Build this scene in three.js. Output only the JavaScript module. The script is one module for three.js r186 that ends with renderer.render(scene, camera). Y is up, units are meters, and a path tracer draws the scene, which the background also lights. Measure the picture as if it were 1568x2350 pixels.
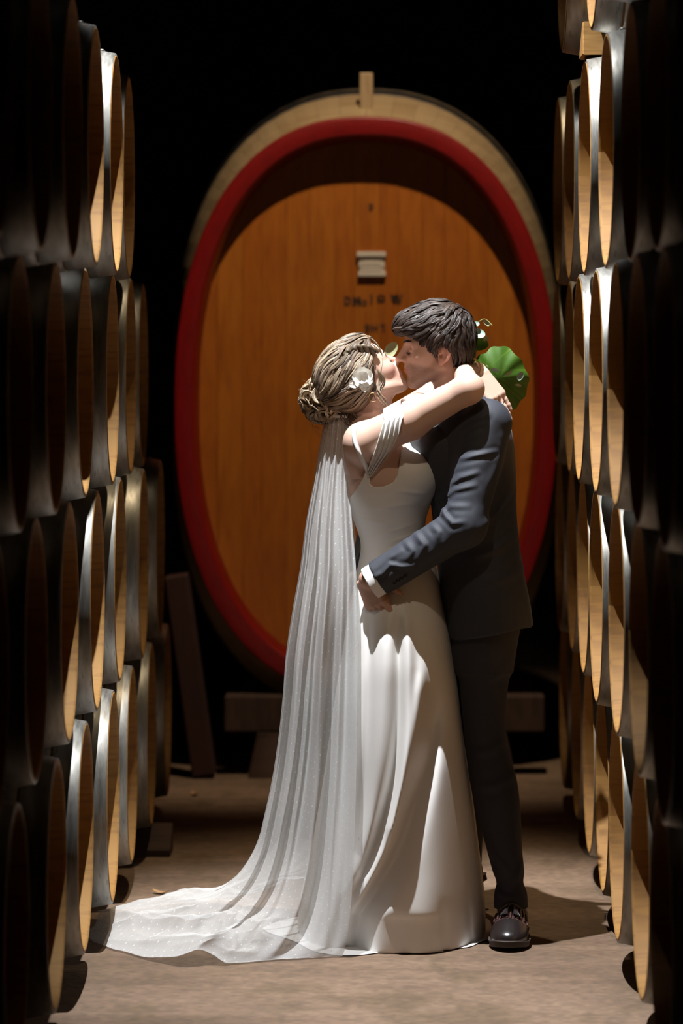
import * as THREE from 'three';
import { mergeGeometries, mergeVertices } from 'three/addons/utils/BufferGeometryUtils.js';
import { RoundedBoxGeometry } from 'three/addons/geometries/RoundedBoxGeometry.js';
import { FontLoader } from 'three/addons/loaders/FontLoader.js';
import { TextGeometry } from 'three/addons/geometries/TextGeometry.js';

// ---------------------------------------------------------------- camera, lights, exposure
const W = 1568, H = 2350, FOCAL = 7100, VX = 930, VY = 785, EYE = 1.68;   // principal point and focal length in pixels of the frame
const scene = new THREE.Scene();
scene.background = new THREE.Color(0x000000);
const camera = new THREE.PerspectiveCamera(2 * Math.atan(H / 2 / FOCAL) * 180 / Math.PI, W / H, 0.1, 60);
camera.position.set(0, EYE, 0);
camera.lookAt(0, EYE, -10);
camera.setViewOffset(W, H, W / 2 - VX, H / 2 - VY, W, H);
camera.focus = 8.6;
camera.userData.fStop = 2.4;
const renderer = new THREE.WebGLRenderer({ antialias: true });
renderer.toneMapping = THREE.LinearToneMapping;
renderer.toneMappingExposure = 1.0;
renderer.shadowMap.enabled = true;

// ceiling spotlights: [x, y, depth], aim [x, y, depth], colour, candela, half cone, penumbra, source size
const SPOTS = [
  { name: 'couple', from: [-0.5, 5.35, 7.85], aim: [0.08, 0.3, 8.5], color: [0.95, 0.97, 1.0], power: 185, cone: 17.8, penumbra: 0.5, size: 1.1,
    label: 'black ceiling spotlight above the left barrels aimed down at the couple' },
  { name: 'cask', from: [0.25, 5.35, 9.9], aim: [-0.1, 1.75, 12.05], color: [1.0, 0.78, 0.54], power: 40, cone: 21, penumbra: 0.4, size: 2.5,
    label: 'black ceiling spotlight aimed at the front of the great oval cask' },
  { name: 'middle', from: [-0.05, 5.35, 9.8], aim: [-0.1, 0, 9.4], color: [1.0, 0.78, 0.5], power: 30, cone: 16, penumbra: 0.6, size: 2.5,
    label: 'black ceiling spotlight over the far half of the barrel aisle' },
  { name: 'near', from: [-0.5, 5.35, 4.6], aim: [-0.05, 1.2, 8.75], color: [1.0, 0.82, 0.6], power: 14, cone: 6, penumbra: 0.8, size: 4,
    label: 'black ceiling spotlight over the near end of the barrel aisle' },
];

// ---------------------------------------------------------------- helpers
function rng(seed) { let s = seed >>> 0; return () => { s = (s + 0x6d2b79f5) | 0; let t = Math.imul(s ^ (s >>> 15), 1 | s); t = (t + Math.imul(t ^ (t >>> 7), 61 | t)) ^ t; return ((t ^ (t >>> 14)) >>> 0) / 4294967296; }; }
const lerp = (a, b, t) => a + (b - a) * t, clamp = (x, a = 0, b = 1) => Math.min(b, Math.max(a, x));
const smooth = (a, b, x) => { const t = clamp((x - a) / (b - a)); return t * t * (3 - 2 * t); };
const V = (x, y, z) => new THREE.Vector3(x, y, z);
const D0 = 8.75;                                            // distance of the couple from the camera
const at = (px, py, toward = 0) => { const d = D0 - toward; return V((px - VX) * d / FOCAL, EYE - (py - VY) * d / FOCAL, -d); };
const atDepth = (px, py, d) => V((px - VX) * d / FOCAL, EYE - (py - VY) * d / FOCAL, -d);
const names = {};
const numbered = (n) => { const k = names[n] = (names[n] ?? -1) + 1; return k ? n + '_' + String(k).padStart(3, '0') : n; };
function tag(o, label, category, group, kind) {
  if (label) o.userData.label = label;
  if (category) o.userData.category = category;
  if (group) o.userData.group = group;
  if (kind) o.userData.kind = kind;
  return o;
}
function thing(name, label, category, group) { const o = new THREE.Group(); o.name = numbered(name); scene.add(o); return tag(o, label, category, group); }
function part(name, geometry, material, parent) {
  const m = new THREE.Mesh(geometry, material); m.name = name; m.castShadow = m.receiveShadow = true; parent.add(m); return m;
}
function single(name, geometry, material, label, category, group) { const m = part(numbered(name), geometry, material, scene); return tag(m, label, category, group); }
function structure(name, geometry, material) { return tag(part(name, geometry, material, scene), null, null, null, 'structure'); }

// noise that repeats every `p` cells
const hash = (x, y, z) => { let h = Math.imul(x, 374761393) ^ Math.imul(y, 668265263) ^ Math.imul(z, 2147483647 - 58); h = Math.imul(h ^ (h >>> 13), 1274126177); return ((h ^ (h >>> 16)) >>> 0) / 4294967296; };
function noise2(x, y, p, q, s = 0) {
  const X = Math.floor(x), Y = Math.floor(y), u = x - X, v = y - Y, a = u * u * (3 - 2 * u), b = v * v * (3 - 2 * v), m = (n, k) => ((n % k) + k) % k;
  const h = (i, j) => hash(m(X + i, p), m(Y + j, q), s);
  return lerp(lerp(h(0, 0), h(1, 0), a), lerp(h(0, 1), h(1, 1), a), b);
}
function noise3(x, y, z, s = 0) {
  const X = Math.floor(x), Y = Math.floor(y), Z = Math.floor(z), f = (t) => t * t * (3 - 2 * t), a = f(x - X), b = f(y - Y), c = f(z - Z);
  const h = (i, j, k) => hash(X + i + 91 * s, Y + j, Z + k);
  return lerp(lerp(lerp(h(0, 0, 0), h(1, 0, 0), a), lerp(h(0, 1, 0), h(1, 1, 0), a), b), lerp(lerp(h(0, 0, 1), h(1, 0, 1), a), lerp(h(0, 1, 1), h(1, 1, 1), a), b), c);
}
const fbm = (u, v, p, q, oct, s) => { let a = 0, w = 0.5, t = 0; for (let i = 0; i < oct; i++) { a += w * noise2(u * p, v * q, p, q, s + i); t += w; p *= 2; q *= 2; w *= 0.5; } return a / t; };
function texture(size, fn, srgb, rx = 1, ry = 1) {          // fn(u, v) -> [r, g, b] in 0..1 (sRGB values when srgb)
  const d = new Uint8Array(size * size * 4);
  for (let y = 0; y < size; y++) for (let x = 0; x < size; x++) { const c = fn(x / size, y / size), o = (y * size + x) * 4; for (let k = 0; k < 3; k++) d[o + k] = clamp(c[k]) * 255; d[o + 3] = 255; }
  const t = new THREE.DataTexture(d, size, size); t.wrapS = t.wrapT = THREE.RepeatWrapping; t.magFilter = THREE.LinearFilter; t.minFilter = THREE.LinearFilter; t.repeat.set(rx, ry);
  if (srgb) t.colorSpace = THREE.SRGBColorSpace; t.needsUpdate = true; return t;
}
const grey = (f) => (u, v) => { const g = f(u, v); return [g, g, g]; };
const mix3 = (a, b, t) => [lerp(a[0], b[0], t), lerp(a[1], b[1], t), lerp(a[2], b[2], t)];

// surface of a signed distance field by naive surface nets on a grid of `cell` metres
function surface(f, lo, hi, cell, color, skip) {
  const n = [0, 1, 2].map((k) => Math.ceil((hi[k] - lo[k]) / cell) + 1), [nx, ny, nz] = n, g = new Float32Array(nx * ny * nz), B = 4;
  for (let bz = 0; bz < nz; bz += B) for (let by = 0; by < ny; by += B) for (let bx = 0; bx < nx; bx += B) {
    const c = f(lo[0] + (bx + 1.5) * cell, lo[1] + (by + 1.5) * cell, lo[2] + (bz + 1.5) * cell), far = Math.abs(c) > cell * B * 1.5;
    for (let z = bz; z < Math.min(bz + B, nz); z++) for (let y = by; y < Math.min(by + B, ny); y++) for (let x = bx; x < Math.min(bx + B, nx); x++)
      g[(z * ny + y) * nx + x] = far ? c : f(lo[0] + x * cell, lo[1] + y * cell, lo[2] + z * cell);
  }
  const id = new Int32Array(nx * ny * nz).fill(-1), pos = [], idx = [], S = [1, nx, nx * ny];
  const E = [[0, 1], [0, 2], [0, 4], [1, 3], [1, 5], [2, 3], [2, 6], [3, 7], [4, 5], [4, 6], [5, 7], [6, 7]];
  const v = new Float64Array(8);
  for (let z = 0; z < nz - 1; z++) for (let y = 0; y < ny - 1; y++) for (let x = 0; x < nx - 1; x++) {
    const o = (z * ny + y) * nx + x; let m = 0;
    for (let k = 0; k < 8; k++) { v[k] = g[o + (k & 1) + (k >> 1 & 1) * S[1] + (k >> 2) * S[2]]; if (v[k] < 0) m |= 1 << k; }
    if (m === 0 || m === 255 || (skip && skip(lo[0] + x * cell, lo[1] + y * cell, lo[2] + z * cell))) continue;
    let sx = 0, sy = 0, sz = 0, c = 0;
    for (const [a, b] of E) if ((v[a] < 0) !== (v[b] < 0)) {
      const t = v[a] / (v[a] - v[b]); c++;
      sx += lerp(a & 1, b & 1, t); sy += lerp(a >> 1 & 1, b >> 1 & 1, t); sz += lerp(a >> 2, b >> 2, t);
    }
    id[o] = pos.length / 3; pos.push(lo[0] + (x + sx / c) * cell, lo[1] + (y + sy / c) * cell, lo[2] + (z + sz / c) * cell);
  }
  const quad = (a, b, c, d, flip) => { if (a < 0 || b < 0 || c < 0 || d < 0) return; if (flip) idx.push(a, c, b, a, d, c); else idx.push(a, b, c, a, c, d); };
  for (let z = 1; z < nz - 1; z++) for (let y = 1; y < ny - 1; y++) for (let x = 1; x < nx - 1; x++) {
    const o = (z * ny + y) * nx + x, s = g[o] < 0;
    if (s !== g[o + 1] < 0) quad(id[o - S[1] - S[2]], id[o - S[2]], id[o], id[o - S[1]], !s);
    if (s !== g[o + S[1]] < 0) quad(id[o - 1 - S[2]], id[o - 1], id[o], id[o - S[2]], !s);
    if (s !== g[o + S[2]] < 0) quad(id[o - 1 - S[1]], id[o - S[1]], id[o], id[o - 1], !s);
  }
  const N = pos.length / 3, nor = new Float32Array(N * 3), e = cell * 0.6, col = color && new Float32Array(N * 3);
  for (let i = 0; i < N; i++) {
    const x = pos[i * 3], y = pos[i * 3 + 1], z = pos[i * 3 + 2];
    let a = f(x + e, y, z) - f(x - e, y, z), b = f(x, y + e, z) - f(x, y - e, z), c = f(x, y, z + e) - f(x, y, z - e); const l = Math.hypot(a, b, c) || 1;
    nor[i * 3] = a / l; nor[i * 3 + 1] = b / l; nor[i * 3 + 2] = c / l;
    if (col) { const q = color(x, y, z); col[i * 3] = q[0]; col[i * 3 + 1] = q[1]; col[i * 3 + 2] = q[2]; }
  }
  const G = new THREE.BufferGeometry();
  G.setAttribute('position', new THREE.Float32BufferAttribute(pos, 3)); G.setAttribute('normal', new THREE.BufferAttribute(nor, 3));
  const uv = new Float32Array(N * 2); for (let i = 0; i < N; i++) { uv[i * 2] = pos[i * 3] + pos[i * 3 + 2] * 0.7; uv[i * 2 + 1] = pos[i * 3 + 1] + pos[i * 3 + 2] * 0.5; }
  G.setAttribute('uv', new THREE.BufferAttribute(uv, 2));
  if (col) G.setAttribute('color', new THREE.BufferAttribute(col, 3));
  G.setIndex(idx); return G;
}
const inBoxes = (list, m) => (x, y, z) => list.some(([a, b]) => x > a[0] + m && x < b[0] - m && y > a[1] + m && y < b[1] - m && z > a[2] + m && z < b[2] - m);
// distance fields
const smin = (a, b, k) => { const h = Math.max(k - Math.abs(a - b), 0) / k; return Math.min(a, b) - h * h * k * 0.25; };
const smax = (a, b, k) => -smin(-a, -b, k);
function cone(a, b, r1, r2) {                               // tapered capsule
  const ax = a.x, ay = a.y, az = a.z, bx = b.x - ax, by = b.y - ay, bz = b.z - az, l = bx * bx + by * by + bz * bz || 1e-9;
  return (x, y, z) => { const px = x - ax, py = y - ay, pz = z - az, t = clamp((px * bx + py * by + pz * bz) / l); return Math.hypot(px - bx * t, py - by * t, pz - bz * t) - lerp(r1, r2, t); };
}
function ell(c, rx, ry, rz) {                               // ellipsoid
  return (x, y, z) => { const a = (x - c.x) / rx, b = (y - c.y) / ry, d = (z - c.z) / rz, k0 = Math.hypot(a, b, d), k1 = Math.hypot(a / rx, b / ry, d / rz); return k0 < 1e-6 ? -Math.min(rx, ry, rz) : k0 * (k0 - 1) / k1; };
}
function join(k, ...fs) { return (x, y, z) => { let d = fs[0](x, y, z); for (let i = 1; i < fs.length; i++) d = smin(d, fs[i](x, y, z), k); return d; }; }
function keyed(keys, t) {                                   // smooth interpolation through rows [t, a, b, ...] sorted by t
  const n = keys.length; if (t <= keys[0][0]) return keys[0].slice(1); if (t >= keys[n - 1][0]) return keys[n - 1].slice(1);
  let i = 0; while (keys[i + 1][0] < t) i++;
  const p0 = keys[Math.max(i - 1, 0)], p1 = keys[i], p2 = keys[i + 1], p3 = keys[Math.min(i + 2, n - 1)], u = (t - p1[0]) / (p2[0] - p1[0]), out = [];
  for (let k = 1; k < p1.length; k++) {
    const h = p2[0] - p1[0], m1 = p2 === p0 ? 0 : (p2[k] - p0[k]) / (p2[0] - p0[0]) * h, m2 = p3 === p1 ? 0 : (p3[k] - p1[k]) / (p3[0] - p1[0]) * h;
    out.push((2 * u ** 3 - 3 * u * u + 1) * p1[k] + (u ** 3 - 2 * u * u + u) * m1 + (-2 * u ** 3 + 3 * u * u) * p2[k] + (u ** 3 - u * u) * m2);
  }
  return out;
}
function sections(rows, power = 2) {                        // body of horizontal sections, rows [y, cx, cz, rx, rz] from low to high
  const y0 = rows[0][0], y1 = rows[rows.length - 1][0], N = 400, tab = []; for (let i = 0; i <= N; i++) tab.push(keyed(rows, lerp(y0, y1, i / N)));
  return (x, y, z) => {
    const s = clamp((y - y0) / (y1 - y0)) * N, i = Math.min(N - 1, Math.floor(s)), u = s - i, A = tab[i], Bq = tab[i + 1];
    const cx = lerp(A[0], Bq[0], u), cz = lerp(A[1], Bq[1], u), rx = lerp(A[2], Bq[2], u), rz = lerp(A[3], Bq[3], u);
    const a = Math.abs(x - cx) / rx, b = Math.abs(z - cz) / rz, k0 = power === 2 ? Math.hypot(a, b) : (a ** power + b ** power) ** (1 / power), k1 = Math.hypot(a / rx, b / rz);
    const d = k0 < 1e-6 ? -Math.min(rx, rz) : (k0 - 1) * k0 / k1;
    return Math.max(d, y0 - y, y - y1);
  };
}
// distance to a polygon in the x, y plane, negative inside
function polygon(pts) {
  return (x, y) => {
    let d = 1e9, s = 1;
    for (let i = 0, j = pts.length - 1; i < pts.length; j = i++) {
      const ex = pts[j][0] - pts[i][0], ey = pts[j][1] - pts[i][1], wx = x - pts[i][0], wy = y - pts[i][1], t = clamp((wx * ex + wy * ey) / (ex * ex + ey * ey)), bx = wx - ex * t, by = wy - ey * t;
      d = Math.min(d, bx * bx + by * by);
      const c1 = y >= pts[i][1], c2 = y < pts[j][1], c3 = ex * wy > ey * wx; if ((c1 && c2 && c3) || (!c1 && !c2 && !c3)) s = -s;
    }
    return s * Math.sqrt(d);
  };
}
const pix = (list) => list.map(([px, py]) => { const p = at(px, py); return [p.x, p.y]; });
// a strand: tapered tube through points
function strand(pts, r0, r1, sides = 5, steps = 10, color, flat = 1) {
  const curve = new THREE.CatmullRomCurve3(pts), fr = curve.computeFrenetFrames(steps), P = [], N = [], C = [], I = [], U = [];
  for (let i = 0; i <= steps; i++) {
    const t = i / steps, c = curve.getPoint(t), r = lerp(r0, r1, t) * Math.sin(Math.min(1, t * 5 + 0.25) * Math.PI / 2);
    for (let j = 0; j < sides; j++) { const a = j / sides * Math.PI * 2, n = fr.normals[i].clone().multiplyScalar(Math.cos(a)).addScaledVector(fr.binormals[i], Math.sin(a) * flat); P.push(c.x + n.x * r, c.y + n.y * r, c.z + n.z * r); n.normalize(); N.push(n.x, n.y, n.z); U.push(j / sides * 0.02, t * 0.2); if (color) C.push(...color); }
  }
  for (let i = 0; i < steps; i++) for (let j = 0; j < sides; j++) { const a = i * sides + j, b = i * sides + (j + 1) % sides; I.push(a, b, a + sides, b, b + sides, a + sides); }
  for (const e of [0, steps]) for (let j = 1; j < sides - 1; j++) I.push(e * sides, e * sides + (e ? j : j + 1), e * sides + (e ? j + 1 : j));
  const G = new THREE.BufferGeometry(); G.setAttribute('position', new THREE.Float32BufferAttribute(P, 3)); G.setAttribute('normal', new THREE.Float32BufferAttribute(N, 3)); G.setAttribute('uv', new THREE.Float32BufferAttribute(U, 2));
  if (color) G.setAttribute('color', new THREE.Float32BufferAttribute(C, 3)); G.setIndex(I); return G;
}
// flat lock of hair lying on a surface: normals give the side that faces out
function lockStrand(pts, normals, w, thick, steps, color) {
  const curve = new THREE.CatmullRomCurve3(pts), P = [], N = [], C = [], U = [], I = [], S = 7, n = V(), len = curve.getLength();
  for (let i = 0; i <= steps; i++) {
    const t = i / steps, c = curve.getPoint(t), d = curve.getTangent(t), q = t * (pts.length - 1), k = Math.min(pts.length - 2, Math.floor(q)); n.copy(normals[k]).lerp(normals[k + 1], q - k); n.addScaledVector(d, -n.dot(d)).normalize(); const b = d.clone().cross(n);
    const r = Math.sin(Math.min(1, t * 4 + 0.3) * Math.PI / 2) * (1 - 0.75 * t ** 2.5);
    for (let j = 0; j < S; j++) { const a = j / S * Math.PI * 2, x = Math.cos(a), y = Math.sin(a); P.push(c.x + (b.x * x * w + n.x * y * thick) * r, c.y + (b.y * x * w + n.y * y * thick) * r, c.z + (b.z * x * w + n.z * y * thick) * r); const m = V().addScaledVector(b, x * thick).addScaledVector(n, y * w).normalize(); N.push(m.x, m.y, m.z); U.push(x * w * 18 + color[0] * 37, t * len * 2.2); C.push(...color); }
  }
  for (let i = 0; i < steps; i++) for (let j = 0; j < S; j++) { const a = i * S + j, b = i * S + (j + 1) % S; I.push(a, a + S, b, b, a + S, b + S); }
  const G = new THREE.BufferGeometry(); G.setAttribute('position', new THREE.Float32BufferAttribute(P, 3)); G.setAttribute('normal', new THREE.Float32BufferAttribute(N, 3)); G.setAttribute('uv', new THREE.Float32BufferAttribute(U, 2)); G.setAttribute('color', new THREE.Float32BufferAttribute(C, 3)); G.setIndex(I); return G;
}
// sheet through a grid of points point(u, v), with thickness when `thick`
function sheet(nu, nv, point, closed = false, su = 1, sv = 1) {
  const P = [], U = [], I = [];
  for (let j = 0; j <= nv; j++) for (let i = 0; i <= nu; i++) { const p = point(i / nu, j / nv); P.push(p.x, p.y, p.z); U.push(i / nu * su, j / nv * sv); }
  for (let j = 0; j < nv; j++) for (let i = 0; i < nu; i++) { const a = j * (nu + 1) + i; I.push(a, a + nu + 1, a + 1, a + 1, a + nu + 1, a + nu + 2); }
  const G = new THREE.BufferGeometry(); G.setAttribute('position', new THREE.Float32BufferAttribute(P, 3)); G.setAttribute('uv', new THREE.Float32BufferAttribute(U, 2)); G.setIndex(I);
  G.computeVertexNormals();
  if (closed) { const n = G.attributes.normal; for (let j = 0; j <= nv; j++) { const a = j * (nu + 1), b = a + nu; const x = n.getX(a) + n.getX(b), y = n.getY(a) + n.getY(b), z = n.getZ(a) + n.getZ(b), l = Math.hypot(x, y, z); n.setXYZ(a, x / l, y / l, z / l); n.setXYZ(b, x / l, y / l, z / l); } }
  return G;
}
function box(x0, x1, y0, y1, z0, z1, r = 0) { const g = r ? new RoundedBoxGeometry(x1 - x0, y1 - y0, z1 - z0, 2, r) : new THREE.BoxGeometry(x1 - x0, y1 - y0, z1 - z0); g.translate((x0 + x1) / 2, (y0 + y1) / 2, (z0 + z1) / 2); return g; }
function metric(g) {                                        // uv in metres by the way a face points
  g = g.index ? g.toNonIndexed() : g; const p = g.attributes.position, n = g.attributes.normal, uv = new Float32Array(p.count * 2);
  for (let i = 0; i < p.count; i++) { const a = Math.abs(n.getX(i)), b = Math.abs(n.getY(i)), c = Math.abs(n.getZ(i)); uv.set(b >= a && b >= c ? [p.getX(i), p.getZ(i)] : a >= c ? [p.getZ(i), p.getY(i)] : [p.getX(i), p.getY(i)], i * 2); }
  g.setAttribute('uv', new THREE.BufferAttribute(uv, 2)); return g;
}
// ---------------------------------------------------------------- materials of the place
const std = (o) => new THREE.MeshStandardMaterial(o), phys = (o) => new THREE.MeshPhysicalMaterial(o);
const lin = (r, g, b) => new THREE.Color().setRGB(r, g, b);
const concreteMap = texture(1024, (u, v) => {
  const big = fbm(u, v, 3, 3, 4, 11), mid = fbm(u, v, 14, 9, 4, 21), fine = fbm(u, v, 120, 120, 2, 31), streak = fbm(u, v, 3, 30, 3, 41);
  let c = mix3([0.375, 0.298, 0.232], [0.505, 0.415, 0.338], clamp(big * 1.7 - 0.35 + (streak - 0.5) * 0.8)); c = mix3(c, [0.37, 0.30, 0.22], smooth(0.5, 0.75, mid) * 0.6);
  const speck = noise2(u * 300, v * 300, 300, 300, 77) > 0.985 ? 0.72 : 1; const k = (0.88 + fine * 0.24) * speck; return c.map((x) => x * k);
}, true, 1 / 2.3, 1 / 2.3);
const concreteBump = texture(512, grey((u, v) => 0.6 * fbm(u, v, 12, 12, 4, 51) + 0.4 * fbm(u, v, 90, 90, 2, 61)), false, 1 / 1.1, 1 / 1.1);
const M = {};
M.concrete = std({ map: concreteMap, bumpMap: concreteBump, bumpScale: 0.004, roughness: 0.82 });
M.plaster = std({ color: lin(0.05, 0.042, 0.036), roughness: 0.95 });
// oak: grain runs along v
const oak = (base, dark, seed) => texture(512, (u, v) => {
  const wob = fbm(u, v, 3, 2, 3, seed) * 0.35, ring = 0.5 + 0.5 * Math.sin((u + wob) * Math.PI * 2 * 9), pore = fbm(u, v, 110, 7, 2, seed + 5), blotch = fbm(u, v, 4, 3, 3, seed + 9);
  const knot = noise2(u * 7, v * 5, 7, 5, seed + 3) > 0.93 ? 0.25 : 0;
  return mix3(base, dark, clamp(ring * 0.25 + smooth(0.45, 0.8, pore) * 0.45 + (blotch - 0.5) * 0.9 + knot));
}, true, 1 / 0.6, 1 / 0.6);
M.oakHead = std({ map: oak([0.70, 0.52, 0.26], [0.54, 0.36, 0.15], 100), roughness: 0.72 });
M.oakHead2 = std({ map: oak([0.75, 0.57, 0.32], [0.60, 0.41, 0.19], 140), roughness: 0.7 });
M.oakStave = std({ map: oak([0.58, 0.42, 0.19], [0.44, 0.30, 0.125], 180), roughness: 0.75 });
M.chime = std({ map: oak([0.66, 0.50, 0.32], [0.50, 0.34, 0.2], 220), roughness: 0.8 });
const metalRough = texture(512, grey((u, v) => 0.26 + 0.34 * fbm(u, v, 8, 8, 4, 301) + 0.1 * fbm(u, v, 60, 60, 2, 311)), false, 2, 1);
const metalMap = texture(512, (u, v) => { const a = fbm(u, v, 9, 7, 4, 321), b = smooth(0.62, 0.75, fbm(u, v, 22, 22, 3, 331)), k = 0.42 + 0.3 * a; return mix3([k, k * 0.985, k * 0.94], [0.36, 0.33, 0.28], b * 0.35); }, true, 2, 1);
M.hoop = std({ map: metalMap, roughnessMap: metalRough, roughness: 1.0, metalness: 0.85 });
M.darkIron = std({ color: lin(0.03, 0.03, 0.03), roughness: 0.5, metalness: 0.7 });
M.caskOak = [0, 1, 2].map((k) => std({ map: oak([[0.66, 0.375, 0.085], [0.645, 0.36, 0.078], [0.67, 0.39, 0.095]][k], [[0.55, 0.285, 0.05], [0.54, 0.275, 0.047], [0.56, 0.295, 0.055]][k], 400 + k * 30), roughness: 0.42 }));
M.caskStave = std({ map: oak([0.64, 0.55, 0.42], [0.55, 0.45, 0.32], 500), roughness: 0.5 });
M.redPaint = std({ map: texture(256, (u, v) => { const a = fbm(u, v, 6, 6, 4, 601); return mix3([0.54, 0.045, 0.05], [0.42, 0.04, 0.04], a); }, true, 3, 3), roughness: 0.38 });
M.beam = std({ map: oak([0.27, 0.19, 0.145], [0.18, 0.125, 0.095], 540), roughness: 0.85 });
M.paper = std({ color: lin(0.75, 0.72, 0.66), roughness: 0.8 });
M.plate = std({ color: lin(0.6, 0.55, 0.48), roughness: 0.5 });
M.stamp = std({ color: lin(0.03, 0.015, 0.008), roughness: 0.7 });

// ---------------------------------------------------------------- the room
const floorG = metric(box(-4.2, 4.2, -0.2, 0, -16.2, 1.2)); structure('floor', floorG, M.concrete);
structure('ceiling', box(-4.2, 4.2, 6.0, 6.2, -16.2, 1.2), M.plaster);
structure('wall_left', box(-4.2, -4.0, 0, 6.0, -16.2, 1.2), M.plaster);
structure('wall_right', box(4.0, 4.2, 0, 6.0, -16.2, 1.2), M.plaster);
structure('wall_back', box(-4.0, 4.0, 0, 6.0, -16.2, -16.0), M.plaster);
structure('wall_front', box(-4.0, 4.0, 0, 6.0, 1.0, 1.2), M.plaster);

// ---------------------------------------------------------------- ceiling spotlights (above the frame)
for (const s of SPOTS) {
  const g = thing('ceiling_spotlight', s.label, 'spotlight'), from = V(s.from[0], s.from[1], -s.from[2]), aim = V(s.aim[0], s.aim[1], -s.aim[2]), q = new THREE.Quaternion().setFromUnitVectors(V(0, -1, 0), aim.clone().sub(from).normalize());
  g.position.copy(from);
  const h = new THREE.LatheGeometry([[0.001, 0.2], [0.05, 0.195], [0.062, 0.17], [0.066, 0.02], [0.062, 0.0], [0.056, 0.002], [0.054, 0.03], [0.001, 0.034]].map(([r, y]) => new THREE.Vector2(r, y)), 24);
  h.applyQuaternion(q); part('housing', h, M.darkIron, g);
  const lens = new THREE.CylinderGeometry(0.05, 0.05, 0.006, 24); lens.translate(0, 0.026, 0); lens.applyQuaternion(q);
  part('lens', lens, std({ color: 0x111111, emissive: lin(...s.color), emissiveIntensity: 3 }), g);
  part('stem', new THREE.TubeGeometry(new THREE.LineCurve3(V(0, 0.15, 0), V(0, 6.0 - s.from[1], 0)), 1, 0.012, 8), M.darkIron, g);
  const rose = new THREE.CylinderGeometry(0.06, 0.06, 0.02, 20); rose.translate(0, 5.99 - s.from[1], 0); part('ceiling_rose', rose, M.darkIron, g);
  const l = new THREE.SpotLight(lin(...s.color), s.power, 0, s.cone * Math.PI / 180, s.penumbra, 2); l.name = 'spotlight_' + s.name;
  l.position.copy(from).addScaledVector(aim.clone().sub(from).normalize(), 0.01); l.target.position.copy(aim); l.castShadow = true; l.shadow.radius = s.size; l.shadow.mapSize.set(2048, 2048); scene.add(l, l.target); l.target.name = 'spotlight_target_' + s.name;
}

// ---------------------------------------------------------------- wine barrels
// a barrel lies along x with its front head facing +x at x = 0; origin at the lowest point under the front end
const R_END = 0.296, R_MID = 0.34, LEN = 0.94, RECESS = 0.05;
const rad = (s) => R_END + (R_MID - R_END) * (1 - (1 - 2 * clamp(s / LEN)) ** 2);
function alongX(g) { g.rotateZ(Math.PI / 2); return g; }      // lathe axis y -> -x
const latheX = (pts, seg = 48) => { const g = new THREE.LatheGeometry(pts.map(([r, s]) => new THREE.Vector2(r, s)), seg); g.rotateZ(Math.PI / 2); return g; };   // s runs toward -x
const barrelParts = (() => {
  const prof = [[0.28, RECESS + 0.02], [0.285, 0.008], [0.287, 0.0], [R_END - 0.003, 0.0], [R_END, 0.003]];
  for (let i = 1; i <= 16; i++) prof.push([rad(LEN * i / 16), LEN * i / 16]); prof.push([0.268, LEN], [0.268, LEN - 0.05], [0.001, LEN - 0.05]);
  const stave = latheX(prof, 60); { const p = stave.attributes.position; for (let i = 0; i < p.count; i++) { const a = Math.atan2(p.getZ(i), p.getY(i)), r = Math.hypot(p.getY(i), p.getZ(i)), k = r > 0.29 ? 1 - 0.004 * (Math.round((a / Math.PI / 2 + 1) * 60) % 2) : 1; p.setY(i, p.getY(i) * k); p.setZ(i, p.getZ(i) * k); } stave.computeVertexNormals(); }
  const hoop = (s0, s1, lift = 0.0035) => latheX([[rad(s0) - 0.002, s0], [rad(s0) + lift, s0 + 0.0005], [rad((s0 + s1) / 2) + lift, (s0 + s1) / 2], [rad(s1) + lift, s1 - 0.0005], [rad(s1) - 0.002, s1]], 64);
  const hoops = [[0.002, 0.072], [0.078, 0.128], [0.25, 0.292], [LEN - 0.292, LEN - 0.25], [LEN - 0.128, LEN - 0.078], [LEN - 0.072, LEN - 0.006]].map(([a, b]) => hoop(a, b));
  const rivets = [0.02, -0.03].map((z) => { const g = new THREE.SphereGeometry(0.006, 8, 5); g.scale(1.3, 0.6, 1); g.translate(-0.04, rad(0.04) + 0.004, z); return g; });
  const boards = [], bw = [0.076, 0.092, 0.084, 0.1, 0.088, 0.08]; let x = -0.281; const sum = 0.562 / bw.reduce((a, b) => a + b);
  bw.forEach((w0, i) => {
    const w = w0 * sum, a = x + 0.001, b = x + w - 0.001, r = 0.2805, s = new THREE.Shape(), n = 7, top = []; x += w;
    for (let k = 0; k <= n; k++) { const c = clamp(lerp(a, b, k / n), -r + 1e-4, r - 1e-4); top.push([c, Math.sqrt(r * r - c * c)]); }
    top.forEach(([c, y], k) => (k ? s.lineTo(c, -y) : s.moveTo(c, -y))); top.slice().reverse().forEach(([c, y]) => s.lineTo(c, y));
    const g = new THREE.ExtrudeGeometry(s, { depth: 0.022, bevelEnabled: true, bevelThickness: 0.0012, bevelSize: 0.0008, bevelSegments: 1, curveSegments: 4 });
    g.translate(0, 0, -0.024 + (i % 3) * 0.0006); g.rotateY(Math.PI / 2); g.translate(-RECESS, 0, 0); boards.push(g);   // shape x -> -z, faces +x
  });
  return { stave, hoops, rivets, boards };
})();
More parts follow.
